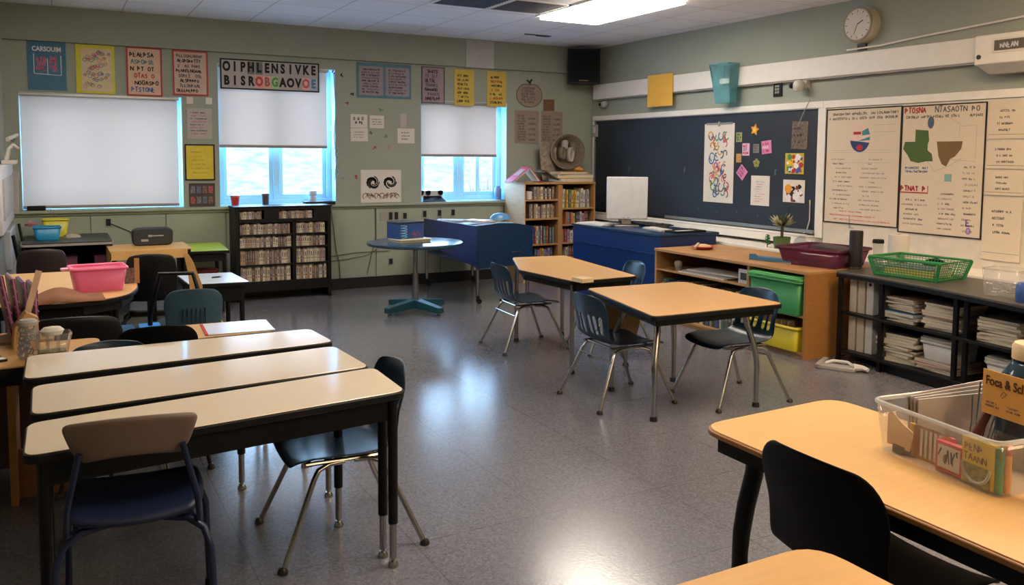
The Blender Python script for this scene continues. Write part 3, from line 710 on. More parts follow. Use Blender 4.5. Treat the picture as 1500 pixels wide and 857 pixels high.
for i in range(14):
    for j in range(5): K.box(-.19+i*.027,-.168+i*.027,-.062+j*.025,-.042+j*.025,.018,.025)
K.build('keys',PAPER,t)
t=thing('laptop_tray','dark flat tray at the near corner of the navy cabinet top','tray',(5.50,6.55,.80),R(0))
MB().prism(rounded([(-.2,-.12),(.2,-.12),(.2,.12),(-.2,.12)],.02),0,.02).build('base',BLKP,t); MB().box(-.15,.05,-.11,-.05,.02,.024).build('label_strip',WHITEP,t)
t=thing('cable_bundle','tangle of dark cables behind the monitor on the navy cabinet','cable',(5.62,7.35,.80))
g=random.Random(9); B=MB()
for k in range(7): B.tube([(g.uniform(-.12,.12),g.uniform(-.4,.4),.012+.03*g.random()) for _ in range(6)],.007,6)
B.build('cable',mat('dark_cable',(60,54,48),.6),t)

# panel below chalkboard
struct('trim_4',MB().box(5.88,XR-.03,2.2,YB-.6,0,.60).box(5.86,XR,2.2,YB-.6,.60,.70),TRIMW,bevel=.006)
# chalkboard
t=thing('chalkboard','long dark slate chalkboard with a pale frame on the right wall','chalkboard',(XR,7.43,.836),R(-90))
MB().box(-1.84,1.84,-.02,0,0,1.175).build('slate',BOARD,t)
F=MB(); F.box(-1.90,1.90,-.035,0,1.175,1.235).box(-1.90,-1.84,-.035,0,0,1.175).build('frame',TRIMW,t,bevel=.004)
MB().box(-1.87,1.84,-.038,-.02,1.165,1.175).box(-1.848,-1.838,-.038,-.02,0,1.17).build('inner_edge',ALU,t)
MB().box(-1.9,1.84,-.13,0,-.105,-.02).box(-1.9,1.84,-.135,-.12,-.03,-.005).build('chalk_tray',TRIMW,t,bevel=.006)
MB().box(-.35,1.84,-.05,-.02,0.0,.03).build('lower_rail',ALU,t)
MB().box(-1.84,-.35,-.05,-.02,0.0,.012).build('eraser_strip',BLKP,t)
D=MB()
for k in range(8): D.cbox(-1.7+k*.34,-.0205,.93,.012,.001,.012)
for k in range(5): D.cbox(-.1+k*.3,-.0205,.12+.02*(k%2),.012,.001,.014)
for (x,z) in ((-1.1,.55),(-.05,.56),(1.32,.56)): D.cbox(x,-.0205,z,.02,.001,.05); D.cbox(x+.012,-.0205,z+.03,.03,.001,.01)
D.build('chalk_mark',mat('chalk_dust',(92,100,108),.9),t)
struct('trim_5',MB().box(XR-.03,XR,5.50,5.59,.80,2.07).box(XR-.03,XR,2.2,5.5,2.005,2.07),TRIMW,bevel=.003)
# whiteboard panel behind charts
t=thing('whiteboard','large white board behind the handwritten charts on the right wall','whiteboard',(XR-.002,3.95,.69),R(-90))
MB().box(-1.54,1.7,-.022,0,0,1.31).build('panel',mat('whiteboard_surface',(208,200,186),.35),t)
MB().box(-1.25,-1.24,-.028,-.022,.23,.33).box(-1.25,-1.2,-.03,-.022,.23,.235).build('clip',ALU,t)
# raceway moulding
t=thing('wall_raceway','long white boxed cable raceway running along the right wall above the chalkboard','raceway',(XR,6.62,2.285),R(-90))
MB().box(-2.66,2.60,-.07,0,0,.188).build('cover',TRIMW,t,bevel=.006)
MB().box(-2.66,2.60,-.055,0,-.012,0).build('bottom_lip',GREYP,t)
t=thing('conduit','thin cream conduit with a bracket running above the raceway to the wall unit','conduit',(XR,4.55,2.545),R(-90))
MB().tube([(-.75,-.015,-.035),(-.4,-.015,-.03),(0,-.015,0),(1.5,-.015,.085)],.009,8).build('pipe',TRIMW,t)
t=thing('projector_mount','cream wall unit with a dark label window at the top right edge','projector',(XR,3.55,2.20),R(-90))
MB().box(-.46,.6,-.16,0,.05,.27).build('housing',TRIMW,t,bevel=.012)
MB().add([(-.44,-.15,.05),(.6,-.15,.05),(.6,0,.05),(-.44,0,.05),(-.36,-.12,-.02),(.6,-.12,-.02),(.6,0,-.02),(-.36,0,-.02)],[(0,1,2,3),(4,7,6,5),(0,4,5,1),(1,5,6,2),(2,6,7,3),(3,7,4,0)]).build('lower_hood',GREYP,t)
MB().box(-.32,.3,-.165,-.158,.13,.235).build('label_window',mat('window_frame_cream',(220,214,200),.4),t); MB().box(-.30,.3,-.168,-.164,.145,.22).build('dark_window',mat('brown_window',(90,80,70),.3),t)
D=MB(); g=random.Random(2); rows(D,-.28,.28,.15,.21,1,g); D.v=[(a,-.1695,c) for a,b,c in D.v]; D.build('window_marks',WHITE_INK,t)
MB().tube([(-.42,-.165,.11),(-.42,-.15,.11)],.018,12).build('screw',GLIDE,t)

# wall clock
t=thing('wall_clock','round cream wall clock leaning from the right wall under the ceiling','clock',(XR,5.13,2.545),R(-90))
cz=.165
def disc(M,r0,y0,r1,y1,n=40,sx=1):
    pass
B=MB()
prof=[(0,-.10),(.135,-.10),(.15,-.09),(.155,-.07),(.16,0),(0,0)]
B.lathe([(r,-y) for r,y in prof],n=40).xf(Matrix.Translation((0,0,cz))@Matrix.Rotation(R(90),4,'X')).build('case',mat('clock_cream',(196,188,170),.5),t)
MB().lathe([(0,.1015),(.132,.1015),(.132,.10)],n=40).xf(Matrix.Translation((0,0,cz))@Matrix.Rotation(R(90),4,'X')).build('face',PAPER,t)
D=MB()
for k in range(12):
    a=R(k*30); stroke(D,[(.105*sin(a),cz+.105*cos(a)),(.125*sin(a),cz+.125*cos(a))],.007,y=-.1025)
D.build('hour_mark',GREY_INK,t)
D=MB(); stroke(D,[(0,cz),(.06,cz+.03)],.009,y=-.104); stroke(D,[(0,cz),(-.03,cz-.08)],.006,y=-.1045); D.build('hand',INK,t)
MB().lathe([(.132,.103),(.146,.106),(.152,.095)],n=40).xf(Matrix.Translation((0,0,cz))@Matrix.Rotation(R(90),4,'X')).build('bezel',mat('clock_bezel',(150,138,116),.4),t)
MB().box(-.06,.03,-.02,0,-.05,.005).build('bracket',BLKMET,t)

# corner loudspeaker
t=thing('loudspeaker','black loudspeaker mounted high in the far right corner','speaker',(5.98,9.14,2.46),R(-28))
MB().prism(rounded([(-.21,-.13),(.21,-.13),(.15,.13),(-.15,.13)],.03),0,.44).build('cabinet',mat('speaker_navy_black',(8,9,16),.5,spec=.3),t,bevel=.006)
MB().box(-.185,.185,-.138,-.13,.02,.42).build('grille',mat('speaker_grille',(7,8,13),.7,spec=.2,bump=.5,bscale=400),t); MB().box(-.06,.06,-.141,-.137,.035,.045).build('badge',mat('badge_brown',(120,90,60),.5),t)
MB().box(-.03,.03,.12,.2,.36,.44).build('bracket',BLKMET,t)
# security cameras
t=thing('security_camera','white ball camera with a black lens on a cable above the chalkboard','camera',(XR,5.78,2.225),R(-90))
MB().lathe([(0,-.055),(.035,-.05),(.055,-.02),(.055,.015),(.035,.045),(0,.055)],(0,-.09,0),20).build('body',WHITEP,t)
MB().lathe([(0,.03),(.022,.028),(.026,.0),(0,0)],n=16).xf(Matrix.Translation((-.055,-.125,0))@Matrix.Rotation(R(60),4,'Z')@Matrix.Rotation(R(90),4,'X')).build('lens',BLKP,t)
MB().box(-.0,.06,-.05,0,-.02,.05).build('mount',WHITEP,t)
MB().tube([(.03,-.03,0),(.09,-.035,-.04),(.09,-.035,-.14),(.03,-.045,-.25),(-.03,-.05,-.38)],.004,6).build('cable',GREYP,t)
t=thing('security_camera','small grey camera at the far left end of the chalkboard near the corner','camera',(XR,9.02,2.21),R(-90))
MB().lathe([(0,-.04),(.028,-.036),(.045,-.01),(.045,.02),(.03,.04),(0,.04)],(0,-.07,0),18).build('body',GREYP,t)
MB().lathe([(0,.02),(.02,.018),(.022,0),(0,0)],n=14).xf(Matrix.Translation((-.03,-.105,0))@Matrix.Rotation(R(30),4,'Z')@Matrix.Rotation(R(90),4,'X')).build('lens',BLKP,t); MB().tube([(-.18,-.02,.03),(0,-.03,.04)],.008,6).build('mount',GREYP,t)
t=thing('wall_box','small grey metal box on the wall left of the chalkboard near the corner','box',(XR,9.28,1.80),R(-90))
MB().box(-.03,.06,-.05,0,0,.16).build('housing',GREYP,t,bevel=.004); MB().tube([(0,-.03,0),(0,-.03,-.03),(.03,-.03,-.05)],.006,6).build('wire',BLKP,t); MB().box(-.01,.04,-.054,-.05,.05,.13).build('cover_plate',WHITEP,t)
t=thing('wall_switch','small black control plate on the right wall between the teal bin and the white camera','switch',(XR,6.12,2.146),R(-90))
MB().box(-.055,.055,-.014,0,0,.135).build('plate',BLKP,t,bevel=.003)
F=MB(); 
for i in range(3):
    for j in range(2): F.box(-.03+j*.03,-.008+j*.03,-.017,-.014,.03+i*.03,.052+i*.03)
F.build('button',GREYP,t)
# teal bin on wall
TEALC=glass_mat('teal_clear_plastic',(.55,.85,.88),body=.28,bodycol=(.30,.62,.66))
t=thing('wall_bin','translucent teal plastic bin hanging on the raceway of the right wall','bin',(XR-.075,6.73,2.11),R(-90))
t.scale=(.82,.9,1)
B=MB(); pr=[(.0,.0),(.075,.0)]
B.add([(-.13,-.10,0),(.13,-.10,0),(.13,0,0),(-.13,0,0),(-.175,-.17,.40),(.175,-.17,.40),(.175,0,.40),(-.175,0,.40)],[(3,2,1,0),(0,1,5,4),(1,2,6,5),(2,3,7,6),(3,0,4,7)])
B.build('tub',TEALC,t,solid=.004); MB().tube([(-.175,-.17,.40),(.175,-.17,.40),(.175,0,.40),(-.175,0,.40),(-.175,-.17,.40)],.006,6).build('rim',mat('teal_rim',(80,150,160),.4),t)
MB().box(-.03,.08,-.06,-.02,.2,.36).build('contents',mat('pink_stuff',(150,110,130),.6,var=.4),t); MB().box(-.12,-.04,-.06,-.02,.18,.38).build('contents',mat('blue_stuff',(90,140,160),.6,var=.3),t)
t=sheet('yellow_sheet','plain orange yellow sheet hanging from the raceway left of the teal bin','paper','r',8.106,7.644,2.13,2.50,mat('amber_paper',(232,180,74),.7,var=.03),off=.078)[0]

# ---------------------------------------------------------------- posters on the back wall
BOFF=.006   # posters hang over the soffit step
def lines(t,x0,x1,z0,z1,n,inks,seed,fill=.6,var=.15,nm='lettering',th=None,dy=0):
    g=random.Random(seed)
    for k,ink in enumerate(inks):
        M=MB(); p=(z1-z0)/n
        for i in range(n):
            if i%len(inks)==k: rows(M,x0,x1,z1-(i+1)*p,z1-i*p,1,g,fill,var=var,t=th)
        if dy: M.v=[(a,b-dy,c) for a,b,c in M.v]
        if M.v: M.build(nm,ink,t)
g=random.Random(21)
BLUEP=mat('poster_blue',(56,110,140),.6,var=.1); 
t,w,h=sheet('poster','blue poster with white heading, leftmost in the row above the wide blind','poster','b',-.191,.136,2.151,2.616,BLUEP,off=BOFF)
text_mesh('lettering','CARSOUIM',.062,WHITE_INK,t,0,h-.075,squash=.8,bold=.002)
M=MB(); 
for q in ([(-.11,h-.12),(-.11,h-.31),(.12,h-.32),(.12,h-.13)],[(.005,h-.16),(.005,h-.31)]): stroke(M,q,.006)
M.build('open_book_outline',WHITE_INK,t); lines(t,-.09,.0,h-.28,h-.15,3,[PINK_INK],4,.9); lines(t,.02,.11,h-.29,h-.14,4,[PINK_INK],5,.8); lines(t,-.12,.12,.03,h-.34,2,[TEAL_INK],6,.3)
t,w,h=sheet('poster','yellow edged poster of colourful curly doodles, second from left','poster','b',.22,.565,2.135,2.61,mat('poster_yellow',(208,200,60),.7),off=BOFF)
MB().xz([(-.125,.02),(.15,.02),(.15,h-.035),(-.125,h-.035)],-.004,-.003).build('inner_sheet',mat('poster_cream',(214,196,160),.8),t)
for ink,sd in ((PINK_INK,1),(BLUE_INK,2),(TEAL_INK,3),(RED_INK,4)):
    M=MB(); g=random.Random(sd)
    for k in range(10):
        cx=g.uniform(-.10,.13); cz=g.uniform(.05,h-.07); r_=g.uniform(.014,.028)
        stroke(M,[(cx+r_*(1-a/900)*cos(R(a*g.choice((1,1,1)))),cz+r_*(1-a/700)*sin(R(a))) for a in range(0,520,40)],.005,y=-.0045)
    M.build('doodle',ink,t)
REDF=mat('poster_red_edge',(178,60,60),.7); 
t,w,h=sheet('poster','red bordered poster with thick black and red lettering, third from left','poster','b',.672,1.005,2.126,2.616,mat('poster_peach',(214,180,156),.8),off=BOFF,frame=REDF)
lines(t,-.135,.135,.03,h-.04,6,[INK,TEAL_INK,INK,RED_INK,INK,BLUE_INK],8,.62,th=.009)
t,w,h=sheet('poster','red bordered poster of fine grey lettering, fourth from left','poster','b',1.107,1.453,2.15,2.61,mat('poster_dusty',(200,174,160),.8),off=BOFF,frame=REDF)
lines(t,-.14,.14,.025,h-.03,8,[GREY_INK,INK],9,.62)
for u,l in ((1.27,'left'),(1.46,'right')):
    sheet('note','small blank white tag, the %s one of two under the fourth poster'%l,'paper','b',u-.035,u+.03,2.065,2.135,PAPER)
t,w,h=sheet('notice','white notice with typed lines between the wide blind and the middle window','paper','b',1.235,1.485,1.70,2.02,PAPER2); lines(t,-.10,.10,.04,h-.03,8,[GREY_INK,PINK_INK],12,.4,var=.3)
t,w,h=sheet('framed_notice','yellow notice in a black frame between the wide blind and the middle window','picture','b',1.205,1.505,1.265,1.645,mat('notice_yellow',(222,196,70),.8),frame=INK,fw=.014); lines(t,-.1,.1,.06,h-.06,6,[mat('faint_ink',(190,160,60),.8)],13,.3,var=.4)
t,w,h=sheet('photo_sheet','sheet of dark little portrait photos standing on the sill under the yellow notice','picture','b',1.24,1.50,.99,1.235,mat('photo_board',(70,56,56),.6))
for i in range(4):
    for j in range(2): 
        c=[(170,80,80),(110,110,120),(90,100,120),(120,90,80)][(i+j)%4]
        MB().box(-.115+i*.06,-.07+i*.06,-.004,-.003,.03+j*.11,.105+j*.11).build('photo',mat('photo_%d%d%d'%c,c,.5,var=.6,scale=60),t)
# letter banner
t,w,h=sheet('banner','black framed letter banner with two rows of block letters over the middle window','banner','b',1.575,2.635,2.235,2.555,PAPER2,off=BOFF+.002,frame=INK,fw=.014,rot=.0)
top='OIPRENSIVKG'; bot='BISROBGAOVOIE'
for k,ch_ in enumerate('OIPHLENSIVKE'):
    x=-.465+k*.0845
    if k in (3,4): MB().box(x-.038,x+.038,-.0045,-.003,.166,.30).build('letter_tile',mat('tile_grey',(120,116,114),.7),t)
    text_mesh('letter',ch_,.135,INK,t,x,.235,y=-.0052,squash=.72,bold=.007)
for k,ch_ in enumerate('BISROBGAOVOE'):
    x=-.465+k*.0845; ink=INK
    c={4:(206,110,100),5:(206,130,120),6:(130,180,110),10:(220,130,130),11:(130,160,190)}.get(k)
    if c: MB().box(x-.038,x+.038,-.0045,-.003,.024,.152).build('letter_tile',mat('tile_%d'%k,tuple(min(255,v+40) for v in c),.7),t); ink=mat('letter_%d'%k,tuple(int(v*.8) for v in c),.7)
    text_mesh('letter',ch_,.13,ink,t,x,.088,y=-.0052,squash=.75,bold=.007)
t,w,h=sheet('poster','blue edged double page poster of dense text between the middle and right windows','poster','b',3.07,3.734,2.20,2.60,mat('poster_teal',(84,124,140),.7),off=BOFF)
for a,b in ((-.305,-.015),(.015,.31)):
    MB().box(a,b,-.004,-.003,.03,h-.04).build('page',mat('page_mauve',(150,138,146),.8),t)
    lines(t,a+.03,b-.03,.05,h-.06,9,[INK,GREY_INK],14+int(a*10),.6,var=.1,dy=.001)
t,w,h=sheet('poster','dark framed mauve text poster left of the two yellow posters','poster','b',3.865,4.165,2.166,2.597,mat('page_mauve2',(156,134,144),.8),off=BOFF,frame=GREY_INK,fw=.012); lines(t,-.11,.11,.03,h-.03,7,[INK,GREY_INK],17,.7)
for (a,b,l,sd) in ((4.291,4.558,'left one of the two tall yellow text posters',18),(4.735,5.005,'right one of the two tall yellow text posters',19)):
    t,w,h=sheet('poster',l+' over the window nearest the corner','poster','b',a,b,2.15,2.588,mat('poster_gold',(206,178,84),.8),off=BOFF); lines(t,-.095,.095,.03,h-.05,7,[INK,RED_INK if sd==19 else mat('brown_ink',(110,70,40),.8)],sd,.55,var=.2)
t=thing('wall_panel','pale grey square access panel at the top of the back wall','panel',(4.61,YB-.06,2.61))
MB().box(-.19,.19,-.008,0,0,.335).build('panel',mat('pale_grey_panel',(172,172,168),.6),t,bevel=.003)
# apple poster
t=thing('wall_cutout','apple shaped cutout covered in grey scribbles on the wall by the corner','poster',(5.34,YB,2.15))
prof=[(.0,.0)]; pts=[]
for a in range(0,360,15):
    r_=.172+.012*cos(R(2*a)) - (.03 if a==90 else .012 if a in(75,105) else 0); pts.append((r_*cos(R(a))*1.02,.165+r_*.95*sin(R(a))))
MB().xz(pts,-.006,0).build('apple_shape',mat('apple_paper',(150,134,120),.8),t)
M=MB(); stroke(M,pts+[pts[0]],.007,y=-.0065); M.build('outline',INK,t)
lines(t,-.12,.12,.06,.27,6,[GREY_INK],23,.8,th=.006,dy=.003)
MB().tube([(0,-.01,.30),(.01,-.015,.34),(.03,-.015,.36)],.012,6).tube([(0,-.01,.32),(-.04,-.01,.355)],.010,6).build('stem_ornament',mat('dark_brown_orn',(50,40,36),.6),t)
t=thing('cork_square','small brown cork square beside the apple cutout','cork',(5.63,YB,2.125)); MB().box(-.08,.08,-.012,0,0,.145).build('cork',mat('cork',(120,84,60),.9,var=.3,scale=60),t)
for a,b,l,sd in ((5.132,5.485,'calendar sheet under the apple cutout',25),(5.515,5.836,'calendar sheet to the right of the apple cutout, above the bookcase',26)):
    t,w,h=sheet('calendar',l,'calendar','b',a,b,1.705,2.12,mat('calendar_grey',(146,130,116),.8))
    lines(t,-.14,-.01,.03,h-.05,10,[GREY_INK],sd,.7,var=.1); lines(t,.02,.14,.03,h-.05,10,[PALE_INK,GREY_INK],sd+5,.7,var=.1)
# notes
for a,b,z0,z1,l,sd in ((2.993,3.193,1.855,2.009,'white note with bold handwriting, upper left of the notes beside the middle window',30),(2.995,3.20,1.70,1.85,'pale note with faint lines hanging under the bold handwritten note',31),(3.222,3.395,1.855,2.0,'small white note with one scribbled line, second in the group beside the middle window',32),(3.597,3.673,1.865,2.03,'narrow blank white slip above the printed card',33),(3.562,3.776,1.685,1.858,'white card with three printed lines below the narrow slip',34)):
    t,w,h=sheet('note',l,'paper','b',a,b,z0,z1,PAPER2 if sd==33 else PAPER,rot=(.5,-1,0,0,0)[sd-30])
    if sd==30: lines(t,-.07,.08,.04,h-.03,2,[INK],sd,.8,var=.1)
    elif sd!=33: lines(t,-.07,.07,.03,h-.03,3,[GREY_INK if sd!=31 else PALE_INK],sd,.4,var=.3)
# octopus like ink picture
t,w,h=sheet('ink_picture','white sheet with two black ink swirls above ochre curls on the sill between the windows','picture','b',3.109,3.605,.99,1.372,PAPER)
M=MB(); g=random.Random(40)
for cx in (-.10,.11):
    for k in range(9):
        a0=g.uniform(0,360); stroke(M,[(cx+(.025+.06*q/9)*cos(R(a0+q*25)),.235+(.02+.06*q/9)*sin(R(a0+q*25))) for q in range(9)],.013)
M.build('ink_swirl',INK,t)
M=MB()
for k in range(9): 
    cx=-.19+.048*k; stroke(M,[(cx+.035*cos(R(q*30+k*50)),.075+.035*sin(R(q*30))) for q in range(9)],.010)
M.build('ochre_curl',mat('ochre_ink',(140,100,50),.8),t)
M=MB()
for k in range(6): cx=-.16+.07*k; stroke(M,[(cx+.03*cos(R(q*30+k*70)),.06+.03*sin(R(q*30))) for q in range(7)],.006,y=-.004)
M.build('dark_curl',INK,t)
# small wall stickers
for k,(px,z,m,l) in enumerate(((2.80,2.47,RED_INK,'red sticker at the top right of the middle blind'),(2.90,2.44,INK,'tiny dark sticker right of the letter banner'),(3.02,2.23,INK,'small dark green sticker under the double page poster, left end'),(2.955,2.13,RED_INK,'tiny red sticker at the right jamb of the middle window'),(3.36,2.07,GREEN_INK,'small green sticker above the short scribbled note'),(3.24,1.80,GREY_INK,'small grey sticker at the right of the pale faint note'),(3.42,1.76,GREEN_INK,'small green sticker between the note groups'),(3.28,1.63,RED_INK,'red sticker left of its twin, below the notes'),(3.46,1.64,PINK_INK,'pink red sticker right of its twin, below the notes'),(3.06,1.29,RED_INK,'red sticker just left of the ink swirl picture'),(2.90,1.28,PALE_INK,'faint pink sticker low beside the middle window jamb'))):
    t=thing('wall_sticker',l,'sticker',(px,YB,z)); M=MB(); g=random.Random(60+k); s_=.028
    for q in range(5):
        a=g.uniform(0,6.28); d=.012*g.random()+.006; M.xz([(d*cos(a)+.009*cos(R(b)),d*sin(a)+.009*sin(R(b))) for b in range(0,360,45)],-.002-.0002*q,0)
    M.build('sticker_shape',m,t)
t=thing('hanging_cord','pale beaded cord hanging down the right side of the middle window','cord',(2.80,YB-.012,1.25))
MB().tube([(0,0,1.2),(.02,0,.8),(.0,0,.5),(.02,0,.2),(0,0,.0)],.005,6).build('cord',mat('cord_blue',(150,190,210),.6),t)
for z in (.26,.34,.10): MB().tube([(.02+.03*cos(R(a)),-.004,z+.035*sin(R(a))) for a in range(0,361,30)],.004,5).build('loop',mat('cord_blue',(150,190,210),.6),t)
# outlets and wires under the sill
for x0,x1,z0,z1,n,l in ((3.335,3.415,.775,.885,0,'blank grey steel plate, leftmost of the outlets under the sill'),(3.43,3.57,.772,.889,2,'double switch plate between the steel plate and the single outlet'),(3.605,3.68,.777,.876,1,'single outlet plate right of the double plate'),(3.86,3.93,.79,.895,1,'single outlet plate left of the navy study desk screens'),(4.06,4.12,.80,.90,1,'small outlet plate above the left part of the study desk'),(4.24,4.30,.80,.90,1,'small outlet plate above the middle of the study desk'),(3.43,3.50,.245,.34,1,'low dark outlet behind the round table column'),(.62-.19,.50,.80,.90,1,'cream outlet adaptor above the black cart at the left')):
    t=thing('outlet',l,'outlet',((x0+x1)/2,YB-.02,z0)); w=x1-x0
    MB().box(-w/2,w/2,-.008,0,0,z1-z0).build('plate',GREYP,t,bevel=.002)
    for q in range(max(n,0)): cx=(-w/4+q*w/2) if n==2 else 0; MB().box(cx-.022,cx+.022,-.011,-.008,.015,z1-z0-.015).build('socket',INK if n else GREYP,t)
t=thing('wall_cable','thin dark cables looping along the wall under the sill left of the round table','cable',(2.75,YB-.03,0))
MB().tube([(.0,0,.92),(.03,0,.7),(.05,0,.5),(.09,0,.3),(.10,0,.13)],.004,6).tube([(.52,0,.92),(.53,0,.6),(.48,0,.4),(.42,0,.16)],.004,6).tube([(-.06,0,.33),(.2,-.005,.35),(.42,0,.38),(.55,0,.45)],.004,6).tube([(-.06,0,.38),(.3,-.005,.42),(.7,0,.42)],.004,6).build('cable',mat('cable_olive',(88,88,72),.6),t)
t=thing('wall_cable','thin dark cable drooping from the outlet adaptor to the black cart','cable',(.46,YB-.03,.80))
MB().tube([(.02,0,.04),(.10,0,.0),(.2,0,-.05),(.26,-.1,-.12)],.004,6).build('cable',BLKP,t)

# sill objects
def cup(x,y,lab,m,r0=.035,r1=.048,h=.11,rim=None):
    t=thing('cup',lab,'cup',(x,y,.985)); MB().lathe([(0,.003),(r0,.003),(r1,h),(r1-.004,h),(r0-.004,.01),(0,.01)],n=22).build('body',m,t)
    if rim: MB().lathe([(r1-.004,h-.012),(r1+.003,h-.012),(r1+.003,h+.006),(r1-.004,h+.006)],n=22).build('rim',rim,t)
    return t
t=cup(1.70,YB-.035,'red plastic cup on the sill of the middle window',mat('red_plastic',(214,70,60),.4),rim=mat('red_rim',(230,120,100),.4))
MB().tube([(-.06,0,.115),(-.03,0,.15),(.0,0,.14),(.04,0,.155),(.06,0,.12)],.003,5).build('loose_string',PALE_INK,t)
cup(2.02,YB-.035,'grey metal mug on the sill of the middle window',mat('pewter',(104,100,104),.35,.5),.034,.038,.125,rim=mat('brown_rim',(120,90,80),.4))
t=thing('closed_case','flat black case lying at the right end of the middle sill','case',(2.62,YB-.03,.987)); MB().prism(rounded([(-.17,-.06),(.17,-.06),(.17,.10),(-.17,.10)],.03),.0,.02).build('shell',BLKP,t,bevel=.004); MB().prism(rounded([(-.175,-.065),(.175,-.065),(.175,.105),(-.175,.105)],.03),.02,.034).build('lid',mat('case_lid',(48,50,56),.35),t,bevel=.003)
t=thing('candle_jar','little white jar on the sill behind the flat black case','jar',(2.58,YB+.12,.993)); MB().lathe([(0,0),(.04,0),(.045,.02),(.035,.08),(.035,.09),(.05,.095),(.05,.14),(0,.14)],n=16).build('body',WHITEP,t)
t=thing('glasses_stand','white bridge shaped card holder with black parts on the sill of the corner window','stand',(4.02,YB-.03,.987))
MB().add([(-.16,-.03,.0),(.14,-.03,.0),(.10,.05,.06),(-.12,.05,.06),(-.16,-.03,.008),(.14,-.03,.008),(.10,.05,.068),(-.12,.05,.068)],[(3,2,1,0),(4,5,6,7),(0,1,5,4),(1,2,6,5),(2,3,7,6),(3,0,4,7)]).build('black_tray',BLKP,t)
MB().box(-.15,.13,.052,.062,.05,.13).build('white_back',WHITEP,t)
for x in (-.15,-.06,.10): MB().tube([(x,.035,.105),(x,.055,.105)],.03,12).box(x-.03,x+.03,.035,.055,.105,.13).build('lens',BLKP,t)
t=thing('bottle','small mauve blue bottle in the right corner of the corner window sill','bottle',(4.93,YB+.06,.993)); MB().lathe([(0,0),(.04,0),(.045,.03),(.045,.13),(.03,.15),(.03,.17),(0,.17)],n=16).build('body',mat('mauve_glass',(120,140,190),.3),t)

# ---------------------------------------------------------------- board items, right wall
def rs(name,lab,cat,y0,y1,z0,z1,m,**k): return sheet(name,lab,cat,'r',y0,y1,z0,z1,m,off=k.pop('off',.0215),**k)
t,w,h=rs('scroll','tall white banner of colourful patterned letters on the chalkboard','poster',7.15,6.69,1.06,1.905,PAPER)
MB().box(-.2,.2,-.008,0,h-.012,h+.01).tube([(0,-.006,h+.02),(0,-.012,h-.03)],.012,8).build('top_bar',ALU,t)
cols=[RED_INK,GREEN_INK,BLUE_INK,PINK_INK,ORANGE_INK,GREY_INK,TEAL_INK]
for j,c in enumerate(cols):
    M=MB(); g=random.Random(70+j)
    for k in range(8):
        cx=g.uniform(-.13,.13); cz=g.uniform(.08,h-.12); r_=g.uniform(.025,.05); a0=g.uniform(0,360)
        stroke(M,[(cx+r_*cos(R(a0+q*40))*.8,cz+r_*sin(R(a0+q*40))) for q in range(7)],.014,y=-.0035-.0003*j)
    M.build('pattern',c,t)
def card(lab,y0,y1,z0,z1,m,inks,sd,rot=0,shape=None,n=3):
    t,w,h=rs('card',lab,'card',y0,y1,z0,z1,m,rot=rot)
    lines(t,-w*.4,w*.4,h*.1,h*.9,n,inks,sd,.8,var=.1)
    return t
PINKC2=mat('card_pink',(214,130,176),.7); 
card('pale green card, upper left of the small cards on the chalkboard',6.663,6.58,1.705,1.805,mat('card_sage',(150,160,110),.7),[INK],80)
card('pink and white card next below the pale green one',6.569,6.467,1.564,1.691,mat('card_pinkw',(220,180,206),.7),[RED_INK,BLUE_INK],81)
card('grey card in the middle of the small cards',6.414,6.334,1.592,1.683,mat('card_grey',(124,122,116),.7),[GREY_INK],82)
card('bright pink card at the right of the small cards',6.29,6.16,1.585,1.715,PINKC2,[RED_INK,PAPER],83,rot=-6)
card('tan card below the pale green one, left edge of the group',6.655,6.581,1.493,1.585,mat('card_tan',(176,140,90),.7),[ORANGE_INK],84)
t=card('tilted pink diamond card under the tan one',6.665,6.545,1.345,1.465,PINKC2,[BLUE_INK,RED_INK],85,rot=40)
# star and flower cutouts
t=thing('star_cutout','orange and yellow star cutout at the top of the small cards','cutout',(XR-.0215,6.40,1.828),R(-90))
pts=[]
for k in range(10): r_=.062 if k%2==0 else .032; pts.append((r_*sin(R(36*k+12)),r_*cos(R(36*k+12))))
MB().xz(pts,-.004,0).build('star',ORANGE_INK,t); MB().xz([(a*.5,b*.5) for a,b in pts],-.006,-.004).build('inner_star',YELLOW,t)
t=thing('flower_cutout','olive clover shaped flower cutout below the grey card','cutout',(XR-.0215,6.363,1.49),R(-90))
M=MB()
for k in range(5): M.xz([(.027*sin(R(72*k))+.02*cos(R(b)),.027*cos(R(72*k))+.02*sin(R(b))) for b in range(0,360,40)],-.003-.0002*k,0)
M.build('petals',mat('olive_print',(140,140,80),.7,var=.4,scale=60),t); MB().xz([(-.004,-.06),(.004,-.06),(.004,-.03),(-.004,-.03)],-.003,0).build('stem',GREEN_INK,t)
t,w,h=rs('notice','plain white typed sheet at the bottom of the chalkboard right of the scroll','paper',6.43,6.175,1.06,1.362,PAPER); lines(t,-.08,.08,.03,h-.05,9,[PALE_INK,PINK_INK],88,.35,var=.5)
t,w,h=rs('leaflet','brown speckled leaflet hung under the white camera cable','card',5.912,5.715,1.63,1.893,mat('brown_speckle',(110,96,84),.7,var=.5,scale=50),rot=2); lines(t,-.08,.08,.02,h-.02,7,[GREY_INK,INK],89,.8,th=.005)
def collage(lab,y0,y1,z0,z1,cols_,sd,base):
    t,w,h=rs('collage',lab,'picture',y0,y1,z0,z1,base)
    for j,c in enumerate(cols_):
        M=MB(); g=random.Random(sd+j)
        for k in range(7):
            cx=g.uniform(-w*.38,w*.38); cz=g.uniform(h*.12,h*.85); r_=g.uniform(.012,.032)
            M.xz([(cx+r_*(1+.3*cos(R(3*b)))*cos(R(b)),cz+r_*sin(R(b))) for b in range(0,360,40)],-.004-.0004*j-.00005*k,-.003)
        M.build('blot',c,t)
    return t
